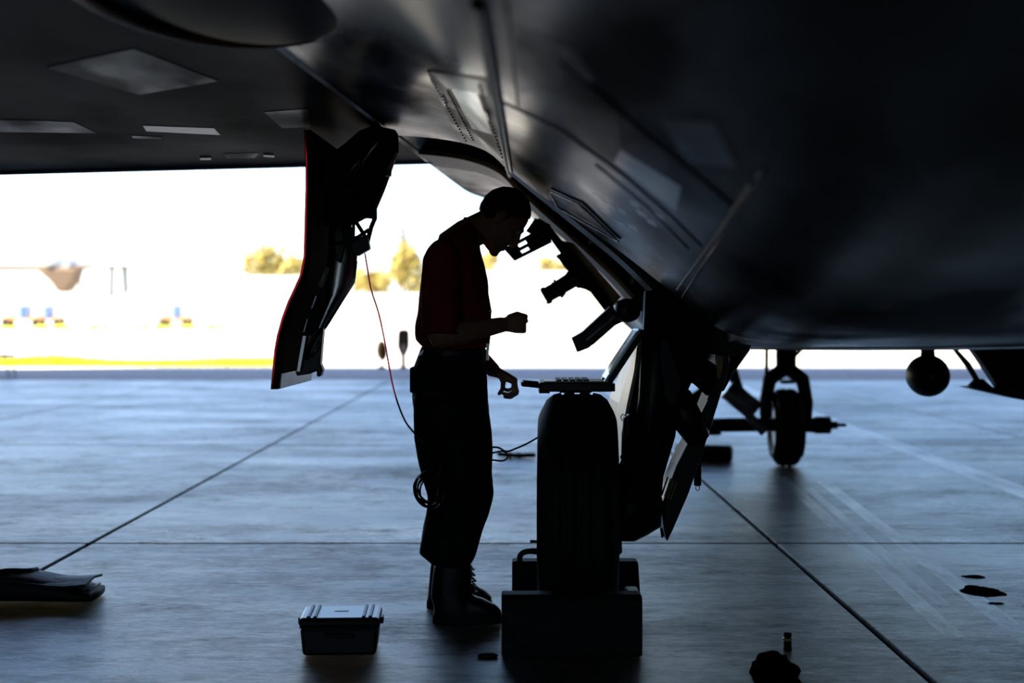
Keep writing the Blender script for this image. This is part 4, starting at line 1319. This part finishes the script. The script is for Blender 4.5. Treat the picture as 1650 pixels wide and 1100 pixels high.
# soft bag lying at the edge
g0 = G(60, 972)
bag = empty('tool_bag', (g0.x, g0.y, 0))
tag(bag, 'flat black nylon bag lying on the concrete at the slab joint', 'bag')
bgm = MB()
rr = []
for k in range(15):
    t = k / 14
    x = -0.30 + 0.52 * t
    hh = 0.048 + 0.012 * math.sin(t * 5.0) - 0.014 * max(0, t - .8) / .2
    if t < .04: hh *= .6
    rr.append((g0 + Vector((x, .10, hh)), Vector((0, .135 - .02 * max(0, t - .85) / .15, 0)), Vector((0, 0, hh - .002))))
bgm.rings(rr, 28, 3.2)
bgm.build('bag_body', M['fabric'], bag, smooth=True)
fl_ = []
rows = [[g0 + Vector((-.27 + .48 * i / 10, -.03 + .24 * j / 6, .102 + .012 * math.sin(i * .55 + .4) - .004 * abs(j - 3))) for j in range(7)] for i in range(11)]
thick('bag_flap', rows, [[p - Vector((0, 0, .010)) for p in r] for r in rows], M['fabric'], bag)
MB().tube(catmull([g0 + Vector((.212, -.01, .055)), g0 + Vector((.218, .06, .06)), g0 + Vector((.212, .16, .055))], 6), .006, 8).build('bag_zip', M['dark'], bag, smooth=True)
MB().tube(catmull([g0 + Vector((-.22, .02, .10)), g0 + Vector((-.16, .05, .125)), g0 + Vector((-.08, .10, .118)), g0 + Vector((-.06, .18, .11))], 6), .010, 8).build('bag_handle', M['fabric'], bag, smooth=True)

# small torch standing on end
t0 = G(1269, 1049)
tor = empty('pocket_torch', (t0.x, t0.y, 0))
tag(tor, 'tiny black pocket torch with a brass band standing upright on the concrete', 'torch')
MB().lathe((t0.x, t0.y, 0.001), (0, 0, 1), [(0, .014), (.003, .0155), (.012, .0155), (.013, .0145), (.034, .0145), (.038, .013)], 20).build('torch_body', M['black'], tor, smooth=True)
MB().lathe((t0.x, t0.y, 0.0385), (0, 0, 1), [(0, .0135), (.002, .0165), (.008, .0165), (.011, .0135)], 20).build('brass_band', M['brassy'], tor, smooth=True)
MB().lathe((t0.x, t0.y, 0.0495), (0, 0, 1), [(0, .0125), (.003, .0145), (.016, .0145), (.019, .012)], 20).build('torch_head', M['black'], tor, smooth=True)
MB().box((t0.x + .004, t0.y - .0145, .006), (.008, .004, .003)).build('torch_label', M['steel'], tor)

# clip on the floor beside the chock
k0 = G(786, 1058)
clip = MB().tube([k0 + Vector((.032 * math.cos(a), .016 * math.sin(a), .0055)) for a in [2 * math.pi * k / 24 for k in range(24)]] + [k0 + Vector((.032, 0, .0055))], .005, 8).build('cable_ring', M['black'], smooth=True)
tag(clip, 'small flat black ring lying on the concrete beside the large chock', 'ring')
# spare hose fitting lying beyond the person
h0 = G(836, 738)
hs = empty('hose_fitting', (h0.x, h0.y, 0))
tag(hs, 'dark hose with metal couplings lying on the concrete between person and tyre', 'hose')
MB().tube(catmull([h0 + Vector((-.17, .06, .03)), h0 + Vector((-.10, .02, .025)), h0 + Vector((0, 0, .022)), h0 + Vector((.07, .01, .024)), h0 + Vector((.135, -.02, .028))], 6), .021, 10).build('hose', M['black'], hs, smooth=True)
MB().tube([h0 + Vector((-.09, 0, .026)), h0 + Vector((-.06, 0, .026))], .026, 12).build('orange_sleeve', M['orange'], hs)
for x in (-.015, .004):
    MB().tube([h0 + Vector((x, -.002, .026)), h0 + Vector((x + .012, -.002, .026))], .027, 12).build('coupling', M['steel'], hs)

# oil stains and a dark patch: thin irregular films with real edges
def stain(c, rx, ry, seed, label, ang=0):
    vs2 = [Vector((c.x, c.y, .0012))]
    n2 = 36
    for k in range(n2):
        w = 2 * math.pi * k / n2
        r = 1 + .30 * noise.noise(Vector((math.cos(w) * 1.4 + seed, math.sin(w) * 1.4, seed))) + .12 * noise.noise(Vector((math.cos(w) * 5, math.sin(w) * 5 + seed, 2)))
        x, y = math.cos(w) * rx * r, math.sin(w) * ry * r
        vs2.append(Vector((c.x + x * math.cos(ang) - y * math.sin(ang), c.y + x * math.sin(ang) + y * math.cos(ang), .0012)))
    me = bpy.data.meshes.new('oil_and_dark_patch')
    top = [tuple(v) for v in vs2]
    bot = [(v[0], v[1], .0002) for v in top]
    fs2 = [(0, 1 + k, 1 + (k + 1) % n2) for k in range(n2)]
    m2 = n2 + 1
    fs2 += [(m2, m2 + 1 + (k + 1) % n2, m2 + 1 + k) for k in range(n2)]
    fs2 += [(1 + k, m2 + 1 + k, m2 + 1 + (k + 1) % n2, 1 + (k + 1) % n2) for k in range(n2)]
    me.from_pydata(top + bot, [], fs2)
    tag(put('oil_and_dark_patch', me, M['oil']), label, 'stain')
stain(G(1582, 952), .090, .115, 1.3, 'round black oil spot on the concrete, largest of the three beyond the pale lines')
stain(G(1570, 929), .055, .040, 4.1, 'thin black oil streak on the concrete just beyond the largest oil spot')
stain(G(1605, 972), .035, .020, 7.7, 'smallest black oil streak on the concrete on the near side of the largest spot')
stain(G(1250, 1085), .085, .29, 2.4, 'broad black patch on the concrete around the foot of the pocket torch', -.15)  # long dark patch reaching from the torch foot towards the near side

# ------------------------------------------------------------------ beyond the shelter
# two markers at the far side of the asphalt
def marker(px, label, tall, headm, stemm):
    c = Vector(((px - 825) / F * 31.3, 31.3, 0))
    e = empty('edge_marker', c)
    tag(e, label, 'marker')
    return e, c
e, c = marker(615, 'short marker with a rounded orange head on a thin stem beside the asphalt', 0.6, None, None)
MB().lathe(c, (0, 0, 1), [(-0.02, .10), (.03, .09), (.06, .025), (.20, .025), (.22, .06)], 16).build('stem', M['dark'], e, smooth=True)
MB().ell(c + Vector((0, 0, .40)), ((.125, 0, 0), (0, .12, 0), (0, 0, .22)), 18, 12).build('head', M['orange'], e, smooth=True)
MB().ell(c + Vector((.05, -.03, .36)), ((.085, 0, 0), (0, .10, 0), (0, 0, .19)), 14, 10).build('dark_side', M['dark'], e, smooth=True)
e, c = marker(650, 'taller marker post with a dark hood over a pale pink base beside the asphalt', 0.9, None, None)
MB().lathe(c, (0, 0, 1), [(-0.02, .09), (.04, .08), (.06, .055), (.30, .055), (.34, .075), (.60, .07)], 16).build('post', M['pink'], e, smooth=True)
bev(MB().plate([(641, 535), (645, 530), (656, 530), (660, 535), (660, 558), (655, 572), (654, 555), (646, 555), (645, 572), (640, 558)], 31.1, .16).build('hood', M['bark'], e), .01)

# parked high-wing aircraft with V tail
DU = 150.0
uav = empty('parked_aircraft', (P(90, 0, DU).x, DU, 0))
tag(uav, 'pale grey straight-wing aircraft with V tail parked far out on the sunlit field', 'aircraft')
rr = []
for (y, rx, rz, z) in ((-6, .15, .15, 6.5), (-5.4, .7, .5, 6.5), (-4, 1.2, .7, 6.5), (-1, 1.3, .8, 6.5), (3, 1.1, .8, 6.6), (8, .6, .6, 6.8), (11, .2, .2, 7.0)):
    rr.append((Vector((P(100, 0, DU).x, DU + y, z)), Vector((rx, 0, 0)), Vector((0, 0, rz))))
MB().rings(rr, 24, 2).build('fuselage', M['plaster'], uav, smooth=True)  # white coat paints in the glare on the upper fuselage
bev(MB().plate([(60, 432), (132, 432), (126, 452), (112, 470), (98, 471), (84, 452)], DU - 4.5, 2.4).build('belly_fairing', M['bark'], uav), .3)  # dark coat paints in the backlit shade under the belly
bev(MB().plate([(-160, 428), (205, 428), (205, 432), (60, 435), (-160, 437)], DU, 2.2).build('wing', M['bark'], uav), .08)
for q in ([(90, 384), (93, 384), (101, 402), (98, 404)], [(148, 380), (151, 381), (144, 404), (138, 412)]):
    bev(MB().plate(q, DU + 8, 1.2).build('tail_fin', M['airgrey'], uav), .05)
for q in ([(177, 400), (204, 401), (204, 407), (180, 406)],):
    bev(MB().plate(q, DU + 2, 1.0).build('nacelle_top', M['airgrey'], uav), .05)
for q in ([(178, 432), (183, 432), (182, 478), (177, 478)], [(197, 432), (205, 432), (206, 470), (200, 474)]):
    bev(MB().plate(q, DU + 1, .8).build('underwing_pylon', M['airgrey'], uav), .05)
MB().tube([P(127, 452, DU - 3), P(138, 472, DU - 3), P(141, 500, DU - 3), P(142, 522, DU - 3) ], .12, 8).build('gear_leg', M['airgrey'], uav)
for px in (70,):
    MB().tube([P(px, 455, DU - 1), P(px - 6, 490, DU - 1), P(px - 6, 522, DU - 1)], .12, 8).build('gear_leg', M['airgrey'], uav)

# ground equipment carts out on the field
def cart(px, label, w, d=125.0):
    c = Vector(((px - 825) / F * d, d, 0))
    e = empty('equipment_cart', c)
    tag(e, label, 'cart', None)
    bev(MB().box(c + Vector((0, 0, .75)), (w, 1.3, .25)).build('chassis', M['orange'], e), .04)
    bev(MB().box(c + Vector((-w * .12, 0, 1.4)), (w * .55, 1.2, 1.1)).build('engine_housing', M['bluegrey'], e), .08)
    bev(MB().box(c + Vector((w * .05, -.65, 1.35)), (w * .12, .12, 1.1)).build('blue_tank', M['blue'], e), .05)
    for s in (-1, 1):
        for y in (-.55, .55):
            MB().lathe(c + Vector((s * w * .38, y, .38)), (0, 1, 0), [(-.12, .34), (-.10, .4), (.10, .4), (.12, .34)], 18).build('wheel', M['rubber'], e)
    MB().tube([c + Vector((w * .5, 0, .7)), c + Vector((w * .72, 0, .9))], .05, 8).build('tow_bar', M['dark'], e)
cart(38, 'long blue-grey ground power cart parked beneath the far grey aircraft', 3.6)
cart(78, 'second ground cart at the orange trailer end beneath the far grey aircraft', 2.6, 131)
cart(284, 'lone blue-grey cart standing by itself on the sunlit field', 2.6)
# blue-topped stand by the left end of the asphalt
s0 = Vector(((3 - 825) / F * 27.0, 27.0, 0))
stn = empty('work_stand', s0)
tag(stn, 'blue-topped metal stand on the shaded asphalt strip', 'stand')
bev(MB().box(s0 + Vector((-.2, 0, .40)), (.75, .4, .06)).build('stand_top', M['blue'], stn), .01)
for x, z in ((.12, 0), (-.5, 0)):
    for y in (-.15, .15):
        MB().tube([s0 + Vector((x, y, .38)), s0 + Vector((x + .08 * (1 if x > 0 else -1), y * 1.2, .002))], .014, 8).build('stand_leg', M['dark'], stn)

# trees beyond the field
def tree(px, pyc, w, h, d, m, label, n=900, cone=False):
    s = d / F
    c = Vector(((px - 825) * s, d, CAM_H + (505 - pyc) * s))
    e = empty('tree', (c.x, d, 0))
    tag(e, label, 'tree', 'trees beyond the field')
    W, Hh = w * s / 2 * 1.3, h * s / 2 * 1.25
    vs2, fs2 = [], []
    lobes = [(random.uniform(-.6, .6), random.uniform(-.6, .6), random.uniform(-.55, .6), random.uniform(.35, .6)) for _ in range(8)]
    for k in range(n):
        if cone:
            t = random.random() ** 0.6
            a = random.uniform(0, 6.28); r = random.random() ** .5 * t
            p = Vector((math.cos(a) * r * W, math.sin(a) * r * W, Hh * (1 - 2 * t)))
        else:
            lx, ly, lz, lr = random.choice(lobes)
            v = Vector((random.gauss(0, 1), random.gauss(0, 1), random.gauss(0, 1))).normalized() * (random.random() ** .35) * lr
            p = Vector(((lx + v.x) * W, (ly + v.y) * W, (lz + v.z) * Hh))
        q = c + p
        sz = .07 * max(W, Hh) + .12
        a = Vector((random.gauss(0, 1), random.gauss(0, 1), random.gauss(0, 1))).normalized()
        b = a.orthogonal().normalized()
        cdir = a.cross(b)
        i = len(vs2)
        vs2 += [q + b * sz, q + cdir * sz * .6, q - b * sz, q - cdir * sz * .6]
        fs2.append((i, i + 1, i + 2, i + 3))
    me = bpy.data.meshes.new('crown')
    me.from_pydata([tuple(v) for v in vs2], [], fs2)
    cr = put('crown', me, m, e); cr['kind'] = 'stuff'
    MB().tube([(c.x, d, -.1), (c.x + .1, d, c.z * .5), (c.x, d, c.z)], [.09 * W + .08, .07 * W + .06, .04], 8).build('trunk', M['bark'], e)
DT = 175.0
tree(432, 424, 62, 62, DT, M['leaf'], 'round yellow-green tree with a gap in its crown beyond the field', 1100)
tree(476, 434, 46, 34, DT + 8, M['leaf'], 'low spreading tree close behind the hanging gear door', 700)
tree(604, 450, 66, 56, DT + 4, M['leaf'], 'broad yellow tree standing just beyond the red cord', 1000)
tree(655, 436, 46, 82, DT + 12, M['leaf'], 'taller yellow tree between the red cord and the person')
tree(648, 396, 34, 62, DT + 60, M['leafpale'], 'tall pale grey conical tree rising above the yellow trees', 900, True)
tree(790, 424, 44, 34, DT + 6, M['leaf'], 'low orange-yellow tree seen below the person\'s chin', 700)
tree(892, 427, 44, 28, DT + 10, M['leaf'], 'small pale yellow tree seen between the bay hydraulics', 600)
# low white buildings between field and trees
def block(x0, x1, ytop, d, label):
    s = d / F
    X0, X1 = (x0 - 825) * s, (x1 - 825) * s
    z = CAM_H + (505 - ytop) * s
    e = empty('low_building', ((X0 + X1) / 2, d, 0))
    tag(e, label, 'building')
    MB().box(((X0 + X1) / 2, d + 3, z / 2 - .1), (X1 - X0, 6, z)).build('wall', M['plaster'], e)
    MB().box(((X0 + X1) / 2, d + 3, z + .0), (X1 - X0 + .4, 6.4, .22)).build('roof_slab', M['plaster'], e)
    nd_ = max(2, int((X1 - X0) / 5))
    for k in range(nd_):
        xx = X0 + (k + .5) * (X1 - X0) / nd_
        MB().box((xx, d - .04, z * .4), (2.6, .1, z * .7)).build('roller_door', M['taxiway'], e)
block(250, 560, 446, 160, 'long low white building in front of the round yellow tree')
block(566, 690, 474, 158, 'lowest white building in front of the broad yellow tree')
block(708, 1000, 438, 162, 'long low white building beyond the person and the hydraulics')
